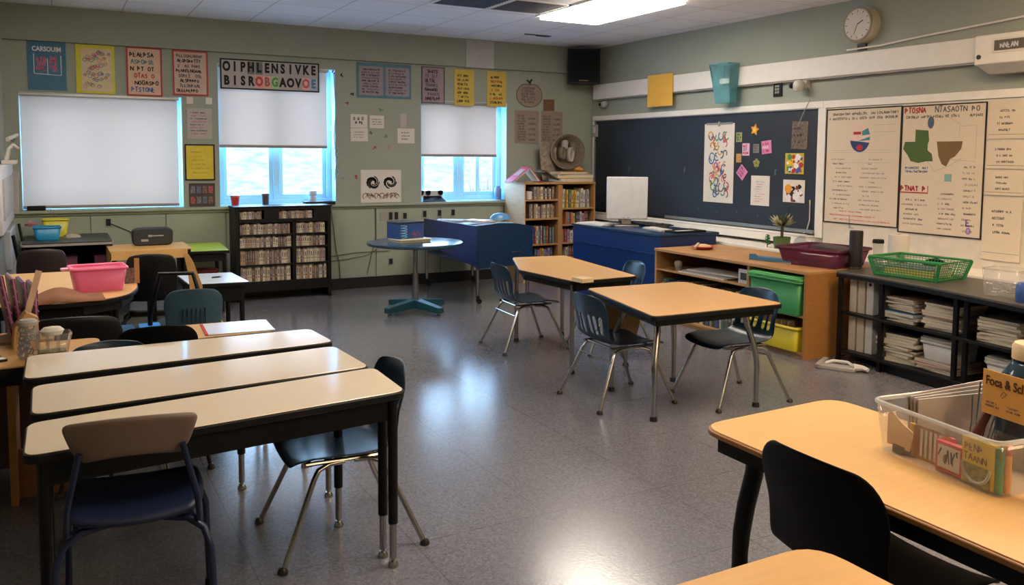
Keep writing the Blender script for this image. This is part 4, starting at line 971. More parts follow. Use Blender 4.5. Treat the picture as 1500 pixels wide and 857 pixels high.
collage('bright blue green and yellow collage, upper of two at the right end of the chalkboard',5.98,5.745,1.39,1.59,[BLUE_INK,GREEN_INK,mat('blot_yellow',(230,190,50),.7),WHITE_INK,RED_INK],90,mat('collage_yellow',(190,170,60),.7))
t=collage('black and white collage with an orange sun at the right end of the chalkboard',5.995,5.725,1.115,1.333,[INK,WHITE_INK,INK,mat('dark_red_blot',(120,50,50),.7),WHITE_INK],97,PAPER)
M=MB().xz([(-.065+.045*cos(R(b)),.13+.045*sin(R(b))) for b in range(0,360,20)],-.0075,-.006); M.build('sun',ORANGE_INK,t)
t=thing('charging_cable','pale cable hanging down the right edge of the chalkboard','cable',(XR-.03,5.66,.86),R(-90)); MB().tube([(.01,0,.25),(.015,-.004,.1),(-.01,-.01,0),(-.04,-.02,-.03)],.005,6).build('cable',WHITEP,t); MB().tube([(.01,0,.25),(.008,0,.29)],.007,6).build('plug',mat('pale_yellow_plug',(210,205,140),.5),t)

# charts
CH=mat('chart_paper',(212,198,178),.8,var=.02)
t,w,h=rs('wall_chart','handwritten chart with a round sunset picture, left of the two large charts','chart',5.487,4.70,.955,1.99,CH,frame=INK,fw=.010,off=.026)
lines(t,-.36,.36,h-.11,h-.03,2,[GREY_INK],101,.55,var=.02)
cx,cz,rr=-.02,.77,.125
M=MB().xz([(cx+.105*cos(R(b)),cz+.125*sin(R(b))) for b in range(0,360,12)],-.0045,-.003); M.build('picture_disc',mat('disc_peach',(220,190,180),.7),t)
M=MB().xz([(cx+.105*cos(R(b)),cz+.125*sin(R(b))) for b in range(-170,-10,10)],-.0055,-.0045); M.build('picture_navy',mat('disc_navy',(40,60,110),.7),t)
M=MB().xz([(cx+.02,cz+.02),(cx+.102,cz+.03),(cx+.08,cz+.085),(cx+.02,cz+.06)],-.0055,-.0045).xz([(cx-.03,cz-.03),(cx+.103,cz-.02),(cx+.10,cz+.01)],-.0055,-.0045); M.build('picture_teal',mat('disc_teal',(60,130,140),.7),t)
M=MB().xz([(cx+.035*cos(R(b)),cz-.085+.025*sin(R(b))) for b in range(0,360,30)],-.0065,-.0055).xz([(cx-.07,cz+.03),(cx+.01,cz+.03),(cx+.01,cz+.055),(cx-.07,cz+.055)],-.0055,-.0045); M.build('picture_red',RED_INK,t)
for a,b,n,ink,sd in ((-.34,-.05,12,PALE_INK,102),(-.02,.34,12,PALE_INK,103)):
    lines(t,a,b,.12,.60,n,[ink,GREY_INK] if sd==102 else [PALE_INK],sd,.3,var=.7)
lines(t,-.35,.33,.02,.13,3,[PINK_INK],104,.35,var=.5)
M=MB(); 
for z in (.88,.82): stroke(M,[(.1,z),(.33,z)],.002)
for z in (.64,.55,.66): stroke(M,[(-.33,z),(.30,z+.004)],.0015)
M.build('ruled_line',PALE_INK,t)
t,w,h=rs('wall_chart','handwritten chart with green and brown state maps, right of the two large charts','chart',4.70,3.965,.925,1.985,CH,frame=INK,fw=.010,off=.026)
lines(t,-.34,-.12,h-.07,h-.015,1,[RED_INK],105,.8,var=0); lines(t,-.10,.34,h-.07,h-.015,1,[GREY_INK],106,.85,var=0,th=.008); lines(t,-.33,.34,h-.115,h-.08,1,[GREY_INK],107,.6,var=0)
M=MB().xz([(-.235,.86),(-.235,.76),(-.33,.76),(-.345,.70),(-.30,.65),(-.27,.60),(-.20,.585),(-.13,.60),(-.07,.60),(-.08,.66),(-.12,.69),(-.12,.74),(-.11,.77),(-.12,.85)],-.0045,-.003); M.build('green_map',mat('map_green',(70,96,46),.7),t)
M=MB().xz([(-.04,.76),(.18,.76),(.17,.70),(.12,.64),(.08,.62),(.05,.56),(.01,.58),(-.02,.64)],-.0045,-.003); M.build('brown_map',mat('map_brown',(116,90,50),.7),t)
M=MB().xz([(-.10+.028*cos(R(b)),.915+.05*sin(R(b))) for b in range(0,360,30)],-.0045,-.003).build('blue_drop',mat('drop_blue',(70,90,110),.7),t)
lines(t,-.32,-.10,.50,.56,2,[BLUE_INK],108,.6,var=0)
M=MB(); stroke(M,[(.0,.98),(.15,.90),(.15,.80)],.002); stroke(M,[(.16,.88),(.29,.88),(.29,.60),(.05,.62)],.002); stroke(M,[(-.12,.6),(-.05,.52),(.06,.56),(.18,.63)],.002); M.build('pen_line',PALE_INK,t)
lines(t,-.35,-.12,.35,.40,1,[RED_INK],109,.9,var=0)
M=MB().box(-.36,-.10,-.0042,-.003,.335,.345).box(-.36,-.355,-.0042,-.003,.345,.40).box(-.105,-.10,-.0042,-.003,.345,.40).build('red_box',RED_INK,t)
lines(t,-.34,-.08,.06,.30,6,[GREY_INK,PALE_INK],110,.35,var=.4); lines(t,-.02,.16,.04,.36,8,[GREY_INK,PALE_INK],111,.35,var=.4); lines(t,.19,.34,.03,.58,12,[GREY_INK,PALE_INK],112,.32,var=.4)
lines(t,.24,.32,.03,.16,2,[mat('purple_ink',(160,120,190),.8)],113,.9,var=.2)
M=MB().box(.04,.10,-.0042,-.003,.44,.50).build('teal_stamp',mat('stamp_teal',(130,170,170),.8),t)
for k,(z0,z1,l) in enumerate(((1.70,1.975,'top'),(1.475,1.675,'second'),(1.275,1.46,'third'),(.78,1.25,'long bottom'))):
    t,w,h=rs('chart_page','white %s page in the column of sheets at the right end of the wall'%l,'paper',3.955,3.66,z0,z1,CH,off=.028+.001*k)
    lines(t,-.08,.08,h*.15 if k<3 else h*.4,h*.85,4 if k in(0,3) else 3,[GREY_INK],120+k,.35,var=.4)
    M=MB(); stroke(M,[(-.14,h*.12),(.14,h*.12)],.003); M.build('rule',GREY_INK,t)
t,w,h=rs('chart_page','cream sheet cut by the right edge of the frame beside the column of sheets','paper',3.64,3.30,1.0,1.97,CH,off=.028); lines(t,-.12,.12,.1,h-.1,10,[GREY_INK],128,.35,var=.4)

# ---------------------------------------------------------------- low oak shelf under the board
LOX=5.02
t=thing('low_bookcase','low tan wooden bookcase under the board holding the green and yellow bins','bookcase',(5.02,5.43,0),R(-90))
# local: x = -(Y-5.43), front = -y (towards room), depth +y
lx0,lx1=-.95,.92; D_=.80
MB().box(lx0,lx0+.025,0,D_,0,.655).build('side_panel',OAK,t,bevel=.002); MB().box(lx1-.025,lx1,-.02,.35,0,.655).box(lx1-.025,lx1,.35,D_,0,.655).build('side_panel',mat('dark_tan_side',(160,112,60),.5,var=.1,stretch=(1,1,9)),t)
MB().box(lx0,lx1,-.01,D_,.655,.68).build('top',OAK,t,bevel=.003)
MB().box(.27,.295,0,D_,.05,.655).build('divider',OAK,t,bevel=.002)
MB().box(lx0+.025,.27,.0,D_,.475,.49).build('shelf',OAK,t); MB().box(lx0+.025,lx1-.025,0,D_,.03,.05).build('shelf',OAK,t); MB().box(.295,lx1-.025,.0,D_,.315,.33).build('shelf',OAK,t)
MB().box(lx0,lx1,D_-.01,D_,0,.655).build('back_panel',mat('dark_oak2',(90,64,42),.6,var=.1),t)
MB().box(lx0+.02,lx1-.02,.02,.03,0,.03).build('plinth',OAK,t)
g=random.Random(31); O=(5.02,5.43,0)
book_row(lx0+.05,.20,.04,.05,R(-90),O,.36,.22,'upright book in the lower left bay of the low tan bookcase','books in the low tan bookcase',[(150,150,130),(90,110,90),(190,186,170),(60,90,130),(120,100,80),(200,200,196),(70,74,60)],g=g,tmin=.025,tmax=.045,lean=.02,gap=.4,hv=.15)
for k in range(3):
    t=thing('folder',['white','grey','cream'][k]+' flat folder, %s of three on the upper shelf of the low tan bookcase'%['bottom','middle','top'][k],'folder',(5.13+.02*k,5.75-.05*k,.49+.014*k),R(-90+3*k))
    MB().box(-.30,.30,-.10,.14,0,.012).build('cover',[WHITEP,GREYP,PAPER][k],t,bevel=.002)
t=thing('framed_photo','small white framed picture on the upper shelf near the green bin','picture',(5.06,5.24,.49),R(-90)); MB().box(-.06,.06,0,.02,0,.12).build('frame',WHITEP,t); MB().box(-.035,.035,-.002,0,.03,.09).build('photo',mat('dark_photo',(60,64,70),.4,var=.4,scale=40),t)
t=thing('snow_globe','small pale round ornament at the left of the upper shelf','ornament',(5.10,6.13,.49)); MB().lathe([(0,0),(.025,0),(.028,.015),(.02,.02),(.035,.04),(.04,.06),(.03,.085),(0,.095)],n=16).build('body',GREYP,t)
# bins in the shelf
def bin_(name,lab,loc,rz,w,d,h,m,lidm=None,taper=.85,rim=.012,solid=.005):
    t=thing(name,lab,'bin',loc,rz); a=w/2; b=d/2; q=taper
    lo=rounded([(-a*q,-b*q),(a*q,-b*q),(a*q,b*q),(-a*q,b*q)],.03); hi=rounded([(-a,-b),(a,-b),(a,b),(-a,b)],.03)
    M=MB(); n=len(lo); vs=[(x,y,0) for x,y in lo]+[(x,y,h) for x,y in hi]
    M.add(vs,[tuple(range(n))[::-1]]+[(i,(i+1)%n,n+(i+1)%n,n+i) for i in range(n)]); M.build('tub',m,t,solid=solid)
    MB().tube([(x*1.02,y*1.02,h-rim) for x,y in hi+[hi[0]]],rim,6).build('rim',m,t)
    if lidm:
        L_=rounded([(-a*1.06,-b*1.06),(a*1.06,-b*1.06),(a*1.06,b*1.06),(-a*1.06,b*1.06)],.03)
        MB().prism(L_,h,h+.02).prism([(x*.94,y*.94) for x,y in L_],h+.02,h+.03).build('lid',lidm,t,bevel=.004)
    return t
bin_('storage_bin','green lidded plastic bin in the upper right bay of the low tan bookcase',(5.18,4.83,.33),R(-90),.53,.40,.27,GREENP,mat('green_lid',(78,168,92),.4),taper=.93)
t=bin_('storage_bin','yellow open bin full of papers in the bottom right bay of the low tan bookcase',(5.17,4.83,.05),R(-90),.50,.38,.19,YELP,taper=.93)
for k in range(7):
    MB().box(-.2+.06*k,-.19+.06*k,-.15,.15,.03,.21+.012*(k%3),0,Matrix.Rotation(R(-8+3*k),4,'Y')).build('paper_file',mat('brown_file',(150,128,100),.8,var=.3,scale=20),t)
# things on the low bookcase
t=thing('snack_dish','small red and cream dish at the far end of the low tan bookcase','dish',(5.35,6.08,.68)); MB().lathe([(0,0),(.07,0),(.11,.03),(.105,.032),(.065,.006),(0,.006)],n=24).build('dish',mat('brick_red',(170,62,48),.4),t); MB().lathe([(0,.014),(.08,.018),(.07,.04),(.03,.05),(0,.052)],n=18).build('filling',mat('cream_bun',(222,180,140),.7,var=.15),t)
MB().tube([(-.12,-.02,.02),(-.07,.0,.045),(-.03,.03,.05)],.015,8).build('wrapper',mat('wrapper',(190,170,150),.4,var=.4,scale=50),t)
t=thing('pencil_tray','blue and white folded pouch on the low tan bookcase left of the purple bin','pouch',(5.28,5.12,.68),R(-80)); MB().box(-.2,.2,-.06,.06,0,.02).build('white_base',WHITEP,t,bevel=.004); MB().xz([(-.2,.0),(.2,.012),(.2,.022),(-.1,.028),(-.14,.055),(-.2,.05)],-.066,-.06).box(-.2,.2,-.06,.03,.02,.03).build('blue_cover',mat('azure',(60,110,150),.5),t)
t=bin_('clear_tub','clear purple tub of folded papers on the near end of the low tan bookcase',(5.50,4.80,.68),R(-80),.55,.50,.15,PURP,taper=.86,solid=.003)
MB().lathe([(0,.005),(.10,.01),(.15,.05),(.13,.1),(.06,.12),(0,.12)],(-.05,-.07,.0),20,sy=.6).build('contents',mat('maroon_cloth',(150,40,76),.7,var=.3),t); MB().box(.06,.2,-.1,.12,.01,.09).build('contents',mat('mixed_paper',(180,150,150),.7,var=.4),t)
MB().box(-.1,.2,-.05,.18,.12,.15,0,Matrix.Rotation(R(5),4,'Y')).build('folded_paper',mat('dark_paper',(70,60,60),.7,var=.3),t)
# plant & bottle behind
struct('trim_6',MB().box(5.83,5.9,2.2,6.35,.0,.62),TRIMW)
t=thing('potted_plant','small succulent with pale leaf rosette in front of the chalkboard corner','plant',(5.95,5.68,.70))
t.scale=(1.35,)*3
MB().lathe([(0,0),(.05,0),(.06,.08),(.055,.08),(.045,.01),(0,.01)],n=18).build('pot',mat('olive_pot',(80,110,60),.5),t)
g=random.Random(50); M=MB()
for k in range(46):
    a=g.uniform(0,6.28); e=g.uniform(.1,1.4); l=g.uniform(.07,.12); dx=cos(a)*cos(e); dy=sin(a)*cos(e); dz=sin(e)
    c=Vector((0,0,.15)); p=c+Vector((dx,dy,dz))*l; s_=Vector((-dy,dx,0)).normalized()*.014; m_=c+Vector((dx,dy,dz))*l*.7
    M.add([tuple(c),tuple(m_+s_),tuple(p),tuple(m_-s_)],[(0,1,2,3)],k%2)
M.tube([(0,0,.05),(0,0,.15)],.01,6)
M.build('leaves',[mat('leaf_dark',(60,72,50),.5),mat('leaf_pale',(170,166,130),.5)],t,solid=.002)
t=thing('leafy_sprig','little green sprig standing left of the succulent','plant',(5.92,5.83,.70)); M=MB(); g=random.Random(51)
for k in range(26):
    z=.02+.10*k/26; a=k*2.4; l=.05*(1-k/40); c=Vector((0,0,z)); p=c+Vector((cos(a),sin(a),.4))*l; s_=Vector((-sin(a),cos(a),0))*.014; m_=c+Vector((cos(a),sin(a),.4))*l*.6
    M.add([tuple(c),tuple(m_+s_),tuple(p),tuple(m_-s_)],[(0,1,2,3)])
M.tube([(0,0,0),(0,0,.12)],.004,6).build('leaves',mat('sprig_green',(64,128,60),.5),t,solid=.002)
t=thing('glass_bottle','clear bottle lying on its side behind the purple tub','bottle',(6.02,5.40,.762),R(-90))
MB().lathe([(0,-.16),(.05,-.155),(.06,-.13),(.06,.06),(.05,.1),(.03,.13),(.03,.17),(.024,.17)],n=24).xf(Matrix.Rotation(R(90),4,'Y')).build('body',CLEARJ,t,solid=.002)
t=thing('coil','small dark cable coil beside the lying bottle','cable',(6.0,5.18,.70)); MB().tube([(.04*cos(R(a)),.0,.045+.04*sin(R(a))) for a in range(0,361,30)],.008,6).build('cable',BLKP,t)

# ---------------------------------------------------------------- dark metal shelf
t=thing('shelf_unit','black three level shelf unit with a charcoal top at the right wall','shelf',(5.2,3.4,0))
def PX(p): return [(a-5.2,b-3.4) for a,b in p]
topq=PX([(5.215,4.42),(5.20,4.0),(5.14,3.6),(5.06,3.2),(4.97,2.8),(4.93,2.3),(5.80,2.3),(5.82,4.49)])
MB().prism(topq,.672,.69).build('top',DARKTOP,t,bevel=.003)
MB().prism(PX([(5.215,4.42),(5.20,4.0),(5.14,3.6),(5.06,3.2),(4.97,2.8),(4.93,2.3),(4.95,2.3),(4.99,2.8),(5.08,3.2),(5.16,3.6),(5.22,4.0),(5.235,4.42)]),.645,.672).build('front_rail',BLKMET,t)
for z in (.385,.09):
    MB().prism(PX([(5.235,4.38),(5.20,3.9),(5.17,3.45),(5.11,3.1),(5.02,2.35),(5.75,2.35),(5.78,4.45)]),z-.02,z).build('shelf',BLKMET,t,bevel=.002)
MB().prism(PX([(5.26,4.05),(5.20,3.6),(5.14,3.1),(5.05,2.35),(5.08,2.35),(5.17,3.1),(5.23,3.6),(5.29,4.05)]),.0,.07).build('plinth',BLKMET,t)
MB().box(.57,.58,-1.05,1.1,.02,.67).build('back_panel',mat('brown_hardboard',(60,52,44),.7),t)
for (x,y) in ((5.235,4.39),(5.225,4.02),(5.185,3.42),(5.175,3.34),(5.06,2.4),(5.77,4.45),(5.74,2.4)):
    MB().box(x-5.2-.014,x-5.2+.014,y-3.4-.014,y-3.4+.014,0,.66).build('post',BLKMET,t)
MB().box(.04,.56,.605,.615,.02,.66).build('divider_panel',mat('brown_hardboard',(60,52,44),.7),t)
WB=mat('binder_cream',(196,184,164),.5)
for lv,(z,h) in enumerate(((.385,.255),(.09,.265))):
    for k in range(3):
        t=thing('binder','cream binder, %s of three on the %s level of the black shelf unit'%(['leftmost','middle','rightmost'][k],['middle','bottom'][lv]),'binder',(5.30,4.33-.075*k,z),R(-90),'cream binders in the black shelf unit')
        MB().box(-.03,.03,0,.004,0,h).box(-.03,-.026,.004,.24,0,h).box(.026,.03,.004,.24,0,h).build('cover',WB if k<2 else WHITEP,t,bevel=.001)
        MB().box(-.024,.024,.006,.23,.005,h-.01).build('pages',PAGE,t)
        if lv==0 and k==2: MB().tube([(0,-.001,h-.03),(0,.003,h-.03)],.012,14).build('finger_hole',INK,t)
def stack(cx,cy,z,n,lab,w,d,seed,cols_,th=(.008,.016),rz=-92):
    g=random.Random(seed); zz=z
    for k in range(n):
        h=g.uniform(*th); c=cols_[k%len(cols_)]
        nm_='bottom' if k==0 else 'top' if k==n-1 else '%s from the bottom'%['','second','third','fourth','fifth','sixth','seventh','eighth','ninth','tenth','eleventh'][k]
        t=thing('magazine','%s magazine of the %s'%(nm_,lab),'magazine',(cx+g.uniform(-.012,.012),cy+g.uniform(-.015,.015),zz),R(rz+g.uniform(-7,7)),lab)
        m=mat('stackc_%d_%d_%d'%c,c,.5,var=.15,scale=30)
        MB().box(-w/2,w/2,-d/2,d/2,0,.001).box(-w/2,w/2,-d/2,d/2,h-.0015,h-.0005).build('cover',m,t,smooth=False)
        MB().box(-w/2+.003,w/2-.002,-d/2+.002,d/2-.003,.001,h-.0015).build('pages',PAGE,t,smooth=False)
        zz+=h
    return zz
PC=[(206,196,176),(196,186,170),(214,206,190),(120,100,96),(190,180,160)]
stack(5.42,3.90,.385,3,'cream and blue stack, middle left of black shelf',.30,.34,1,[(206,190,160),(50,130,190),(60,140,200)],th=(.022,.03))
stack(5.42,3.90,.385+.081,6,'grey pile above the blue magazines',.27,.32,2,[(150,120,120),(170,150,140),(190,180,170),(110,100,110)],th=(.012,.017))
stack(5.40,3.57,.385,10,'cream stack, middle level centre of black shelf',.26,.30,3,PC+[(190,60,90)],th=(.014,.021))
stack(5.34,3.13,.385,9,'pale stack beside the twin posts, middle level',.28,.30,4,PC,th=(.014,.02))
stack(5.42,3.92,.09,10,'tall grey and white stack, bottom level',.30,.32,5,[(206,196,176),(214,206,190),(190,180,160),(120,112,104),(90,84,78),(60,58,56)],th=(.016,.024))
stack(5.40,3.60,.09,6,'red and grey stack under the white lidded box',.30,.30,6,[(160,140,140),(190,170,160),(130,110,110),(180,60,60)],th=(.010,.014))
bin_('lidded_box','white lidded box on the red magazines in the bottom level of the black shelf unit',(5.41,3.60,.165),R(-92),.25,.28,.13,WHITEP,mat('white_lid',(214,208,198),.4),taper=.9)
bin_('lidded_box','white lidded box in the bottom level behind the twin posts of the black shelf unit',(5.36,3.08,.09),R(-95),.30,.28,.17,WHITEP,mat('white_lid',(214,208,198),.4),taper=.9)
# on its top
t=thing('cylinder_speaker','tall black cylinder standing at the far left end of the charcoal shelf top','speaker',(5.42,4.50,.69)); MB().lathe([(0,0),(.046,0),(.046,.012),(.05,.016),(.05,.285),(.046,.295),(0,.295)],n=32).build('body',mat('black_mesh',(16,15,16),.6,bump=.6,bscale=300),t); MB().lathe([(.047,.004),(.053,.006),(.053,.012),(.047,.014)],n=32).build('base_ring',CHROME,t)
t.location=(5.47,4.46,.69)
t=thing('paper_roll','large cream paper towel roll standing behind the green basket','roll',(5.73,4.28,.69)); MB().lathe([(.02,0),(.075,0),(.075,.27),(.02,.27),(.02,0)],n=36).build('paper',PAPER,t); MB().lathe([(.017,0),(.021,0),(.021,.272),(.017,.272),(.017,0)],n=20).build('core',CARD,t)
t=thing('spray_cup','clear cup with a dark lid between the paper roll and the black cylinder','cup',(5.74,4.47,.69)); MB().lathe([(0,.002),(.03,.002),(.04,.19),(.037,.19),(.028,.008),(0,.008)],n=20).build('cup_body',CLEARJ,t); MB().lathe([(0,.215),(.04,.215),(.044,.20),(.044,.185),(.036,.185)],n=20).build('lid',BLKP,t)
t=thing('wire_basket','green plastic lattice basket of worksheets on the charcoal shelf top','basket',(5.50,3.93,.69),R(-86))
bw,bd,bh=.27,.20,.135
def side(M,p0,p1,q0,q1,nu,nv):
    p0,p1,q0,q1=map(Vector,(p0,p1,q0,q1))
    for i in range(nu+1):
        a=p0.lerp(p1,i/nu); b=q0.lerp(q1,i/nu); M.tube([a,b],.0022,4,cap=False)
    for j in range(1,nv):
        M.tube([p0.lerp(q0,j/nv),p1.lerp(q1,j/nv)],.0022,4,cap=False)
lo=[(-bw*.86,-bd*.86,.004),(bw*.86,-bd*.86,.004),(bw*.86,bd*.86,.004),(-bw*.86,bd*.86,.004)]; hi=[(-bw,-bd,bh),(bw,-bd,bh),(bw,bd,bh),(-bw,bd,bh)]
M=MB()
for i in range(4): side(M,lo[i],lo[(i+1)%4],hi[i],hi[(i+1)%4],22 if i%2==0 else 16,7)
M.build('lattice',GREENB,t)
M=MB().prism(rounded([(x,y) for x,y,z in lo],.02),0,.01); M.tube(hi+[hi[0]],.011,8); M.tube([(x,y,.012) for x,y,z in lo+[lo[0]]],.009,8)
for a,b in zip(lo,hi): M.tube([a,b],.014,8)
M.build('frame',GREENB,t)
for k in range(6): MB().box(-.19+.004*k,.17,-.14,.12,.012+.011*k,.021+.011*k).build('worksheet',mat('worksheet_yellow',(206,190,120),.7) if k!=5 else mat('printed_sheet',(90,100,110),.7,var=.6,scale=40),t)
MB().box(.18,.19,-.10,.05,.02,.12).build('price_tag',PAPER2,t)
t=thing('stapler','black stapler resting behind the green basket','stapler',(5.76,3.98,.69),R(-80)); MB().xz([(-.09,0),(.09,0),(.09,.02),(-.09,.02)],-.02,.02).xz([(-.09,.05),(-.07,.1),(.0,.12),(.08,.09),(.10,.04),(.05,.05)],-.018,.018).box(-.08,-.05,-.015,.015,.02,.08).build('body',BLKP,t,bevel=.004)
t=thing('clear_tumbler_tub','clear ribbed tub with grey clips at the right end of the charcoal shelf top','tub',(5.26,3.14,.69),R(-85)); a=.115
q=rounded([(-a,-a*.9),(a,-a*.9),(a,a*.9),(-a,a*.9)],.03); n=len(q); M=MB(); M.add([(x*.9,y*.9,0) for x,y in q]+[(x,y,.17) for x,y in q],[tuple(range(n))[::-1]]+[(i,(i+1)%n,n+(i+1)%n,n+i) for i in range(n)]); M.build('tub',CLEARP,t,solid=.003); MB().tube([(x,y,.17) for x,y in q+[q[0]]],.004,6).build('rim',CLEARP,t)
g=random.Random(77)
for k in range(34): MB().cbox(g.uniform(-.08,.08),g.uniform(-.07,.07),.012+.05*g.random(),.03,.008,.006,0).build('clip',[GREYP,ALU,WHITEP][k%3],t) if k<30 else None
t=thing('blue_bottle','dark blue container cut by the right edge beside the clear tub','bottle',(5.12,2.93,.69)); MB().lathe([(0,0),(.06,0),(.065,.03),(.065,.1),(.05,.12),(0,.125)],n=20).build('body',mat('ink_blue',(50,80,140),.3),t)
# hole punch on the floor
t=thing('paper_punch','grey plastic punch with a loop handle lying on the floor by the black shelf unit','punch',(5.06,4.22,0),R(-62))
MB().box(-.16,.12,-.10,.0,0,.03).box(-.16,-.12,-.10,.16,0,.035).build('body',GREYP,t,bevel=.006)
MB().tube([(.10,-.05,.03),(.16,-.03,.03),(.2,-.05,.025)],[.03,.02,.015],8).tube([(-.10,-.04,.035),(-.05,-.0,.05),(.05,.0,.05),(.10,-.04,.035)],.012,8).build('handle',WHITEP,t)

# ---------------------------------------------------------------- clear bin on the near right table
t=thing('storage_bin','clear plastic bin of flash cards, wires and a jug on the near right table','bin',(2.335,1.415,.68),R(-8))
a,b,h=.235,.212,.15
lo=rounded([(-a*.92,-b*.94),(a*.92,-b*.94),(a*.92,b*.94),(-a*.92,b*.94)],.03); hi=rounded([(-a,-b),(a,-b),(a,b),(-a,b)],.035); n=len(lo); M=MB()
M.add([(x,y,.003) for x,y in lo]+[(x,y,h) for x,y in hi],[tuple(range(n))[::-1]]+[(i,(i+1)%n,n+(i+1)%n,n+i) for i in range(n)]); M.build('tub',CLEARP,t,solid=.003)
MB().tube([(x,y,h) for x,y in hi+[hi[0]]],.007,8).build('rim',glass_mat('clear_rim',(.85,.86,.86),body=.35),t)
M=MB().box(-.003,.003,-b*.9,b*.9,.005,.10).build('divider',CLEARP,t)
def inb(name,lab,cat,loc,rz=0): return thing(name,lab,cat,(2.335+loc[0]*cos(R(-8))-loc[1]*sin(R(-8)),1.415+loc[0]*sin(R(-8))+loc[1]*cos(R(-8)),.68+loc[2]),R(-8+rz))
for k in range(5):
    t=inb('card_packet','%s upright orange yellow card packet in the clear bin'%['first','second','third','fourth','fifth'][k],'cards',(-.178,.075-.016*k,.006),-90)
    MB().box(-.045,.045,-.004,.004,0,.095).build('packet',mat('packet_%d'%k,[(226,160,50),(206,60,50),(230,190,80),(214,140,40),(190,60,60)][k],.5),t); MB().box(-.004,.004,-.0055,-.004,.01,.09).build('stripe',PAPER,t)
t=inb('flash_card_box','red edged white flash card case with black figures facing out of the clear bin','cards',(-.200,-.035,.006),-90)
MB().box(-.045,.045,0,.02,0,.085).build('case',mat('card_red',(186,50,56),.4),t,bevel=.002); MB().box(-.036,.036,-.001,0,.012,.075).build('white_face',PAPER,t)
M=MB(); g=random.Random(5)
for q in range(5): cx=-.028+.014*q; stroke(M,[(cx+g.uniform(-.006,.006),.02+g.random()*.05) for _ in range(4)],.004,y=-.0018)
M.build('figure',INK,t)
t=inb('flash_card_box','yellow booklet with dark lettering under a clear round loop in the bin','cards',(-.200,-.125,.006),-90)
MB().box(-.05,.05,0,.02,.0,.125).build('booklet',mat('booklet_yellow',(222,196,50),.4),t,bevel=.002)
lines(t,-.04,.04,.06,.115,2,[mat('brown_ink',(110,70,40),.8)],140,.7,var=.1,th=.003)
MB().box(-.045,.04,-.002,0,.0,.055).build('picture',mat('card_picture',(130,130,80),.5,var=.6,scale=60),t)
MB().tube([(.042*cos(R(q)),-.006,.055+.045*sin(R(q))) for q in range(180,361,15)],.004,6).build('clear_loop',glass_mat('clear_rim'),t)
t=inb('marker','green marker standing at the near corner of the clear bin','marker',(-.19,-.182,.006)); MB().tube([(0,0,0),(0,0,.09)],.010,10).build('barrel',mat('marker_green',(40,140,96),.4),t); MB().tube([(0,0,.09),(0,0,.12)],.011,10).build('cap',mat('marker_green2',(30,110,76),.4),t)
t=inb('marker','orange marker beside the green marker in the clear bin','marker',(-.165,-.184,.006)); MB().tube([(0,0,0),(0,0,.10)],.010,10).build('barrel',mat('marker_orange',(222,140,40),.4),t); MB().tube([(0,0,.10),(0,0,.125)],.011,10).build('cap',RED_INK,t)
t=inb('paper_scrap','torn cream paper in the far left compartment of the clear bin','paper',(-.195,.145,.02),-90); MB().xz([(-.045,0),(.04,.0),(.05,.06),(.01,.075),(-.03,.10),(-.045,.09)],0,.003).build('sheet',mat('scrap_cream',(214,180,140),.7),t)
t=inb('tape_roll','flat dark tin lying in the far left corner of the clear bin','tin',(-.165,.145,.006)); MB().lathe([(0,0),(.038,0),(.038,.02),(0,.02)],n=24).build('body',BLKP,t)
t=inb('wire_bundle','bundle of silver wires and brown twigs sticking out of the clear bin','wire',(.02,.02,.006)); g=random.Random(15)
M=MB(); 
for k in range(12): 
    x=g.uniform(-.06,.06); y=g.uniform(-.06,.08); M.tube([(x*.5-.03,y*.5,.0),(x*.6,y*.6,.09),(x+.03,y-.02,.17+.05*g.random())],.0025,5)
M.build('silver_wire',CHROME,t)
M=MB()
for k in range(4): M.tube([(-.08+.01*k,.03,.0),(-.04+.01*k,.01,.10),(.02+.006*k,.0,.20),(.09,-.05,.265-.004*k)],.005,6)
M.build('brown_strap',mat('strap_brown',(90,44,36),.5),t)
t=inb('paper_bundle','white papers leaning along the far side of the clear bin','paper',(.06,.155,.006),-8); 
for k in range(4): MB().box(-.15,.15,-.002+.012*k,.003+.012*k,0,.145+.006*k,0,Matrix.Rotation(R(-2-1.5*k),4,'Y')).build('sheet',PAPER2,t)
t=inb('water_jug','blue glass jug with a cream lid behind the note in the clear bin','jug',(.09,-.05,.006)); MB().lathe([(0,0),(.085,0),(.09,.02),(.09,.20),(.085,.24),(.06,.28),(.05,.30)],n=32).build('body',BLUEG,t,solid=.003)
MB().lathe([(0,.345),(.052,.345),(.058,.335),(.058,.30),(.05,.30)],n=32).build('lid',mat('cream_lid',(206,180,140),.5),t)
t=inb('cardboard_note','tan handwritten card propped on the rim of the clear bin in front of the jug','sign',(-.03,-.055,.150),-92)
MB().box(-.07,.075,0,.003,0,.125).build('card',mat('note_tan',(214,164,86),.8,var=.04),t)
text_mesh('lettering','Foca & Scl',.036,mat('brown_ink2',(70,44,30),.8),t,.0,.095,y=-.001,squash=.8,bold=.0006)
lines(t,-.055,-.01,.02,.04,2,[GREY_INK],150,.5,var=.2,th=.0015); lines(t,.01,.06,.02,.04,2,[GREY_INK],151,.5,var=.2,th=.0015)
M=MB(); stroke(M,[(-.01,.06),(.0,.075),(.01,.07),(-.005,.055)],.002,y=-.001); M.build('doodle',GREY_INK,t)

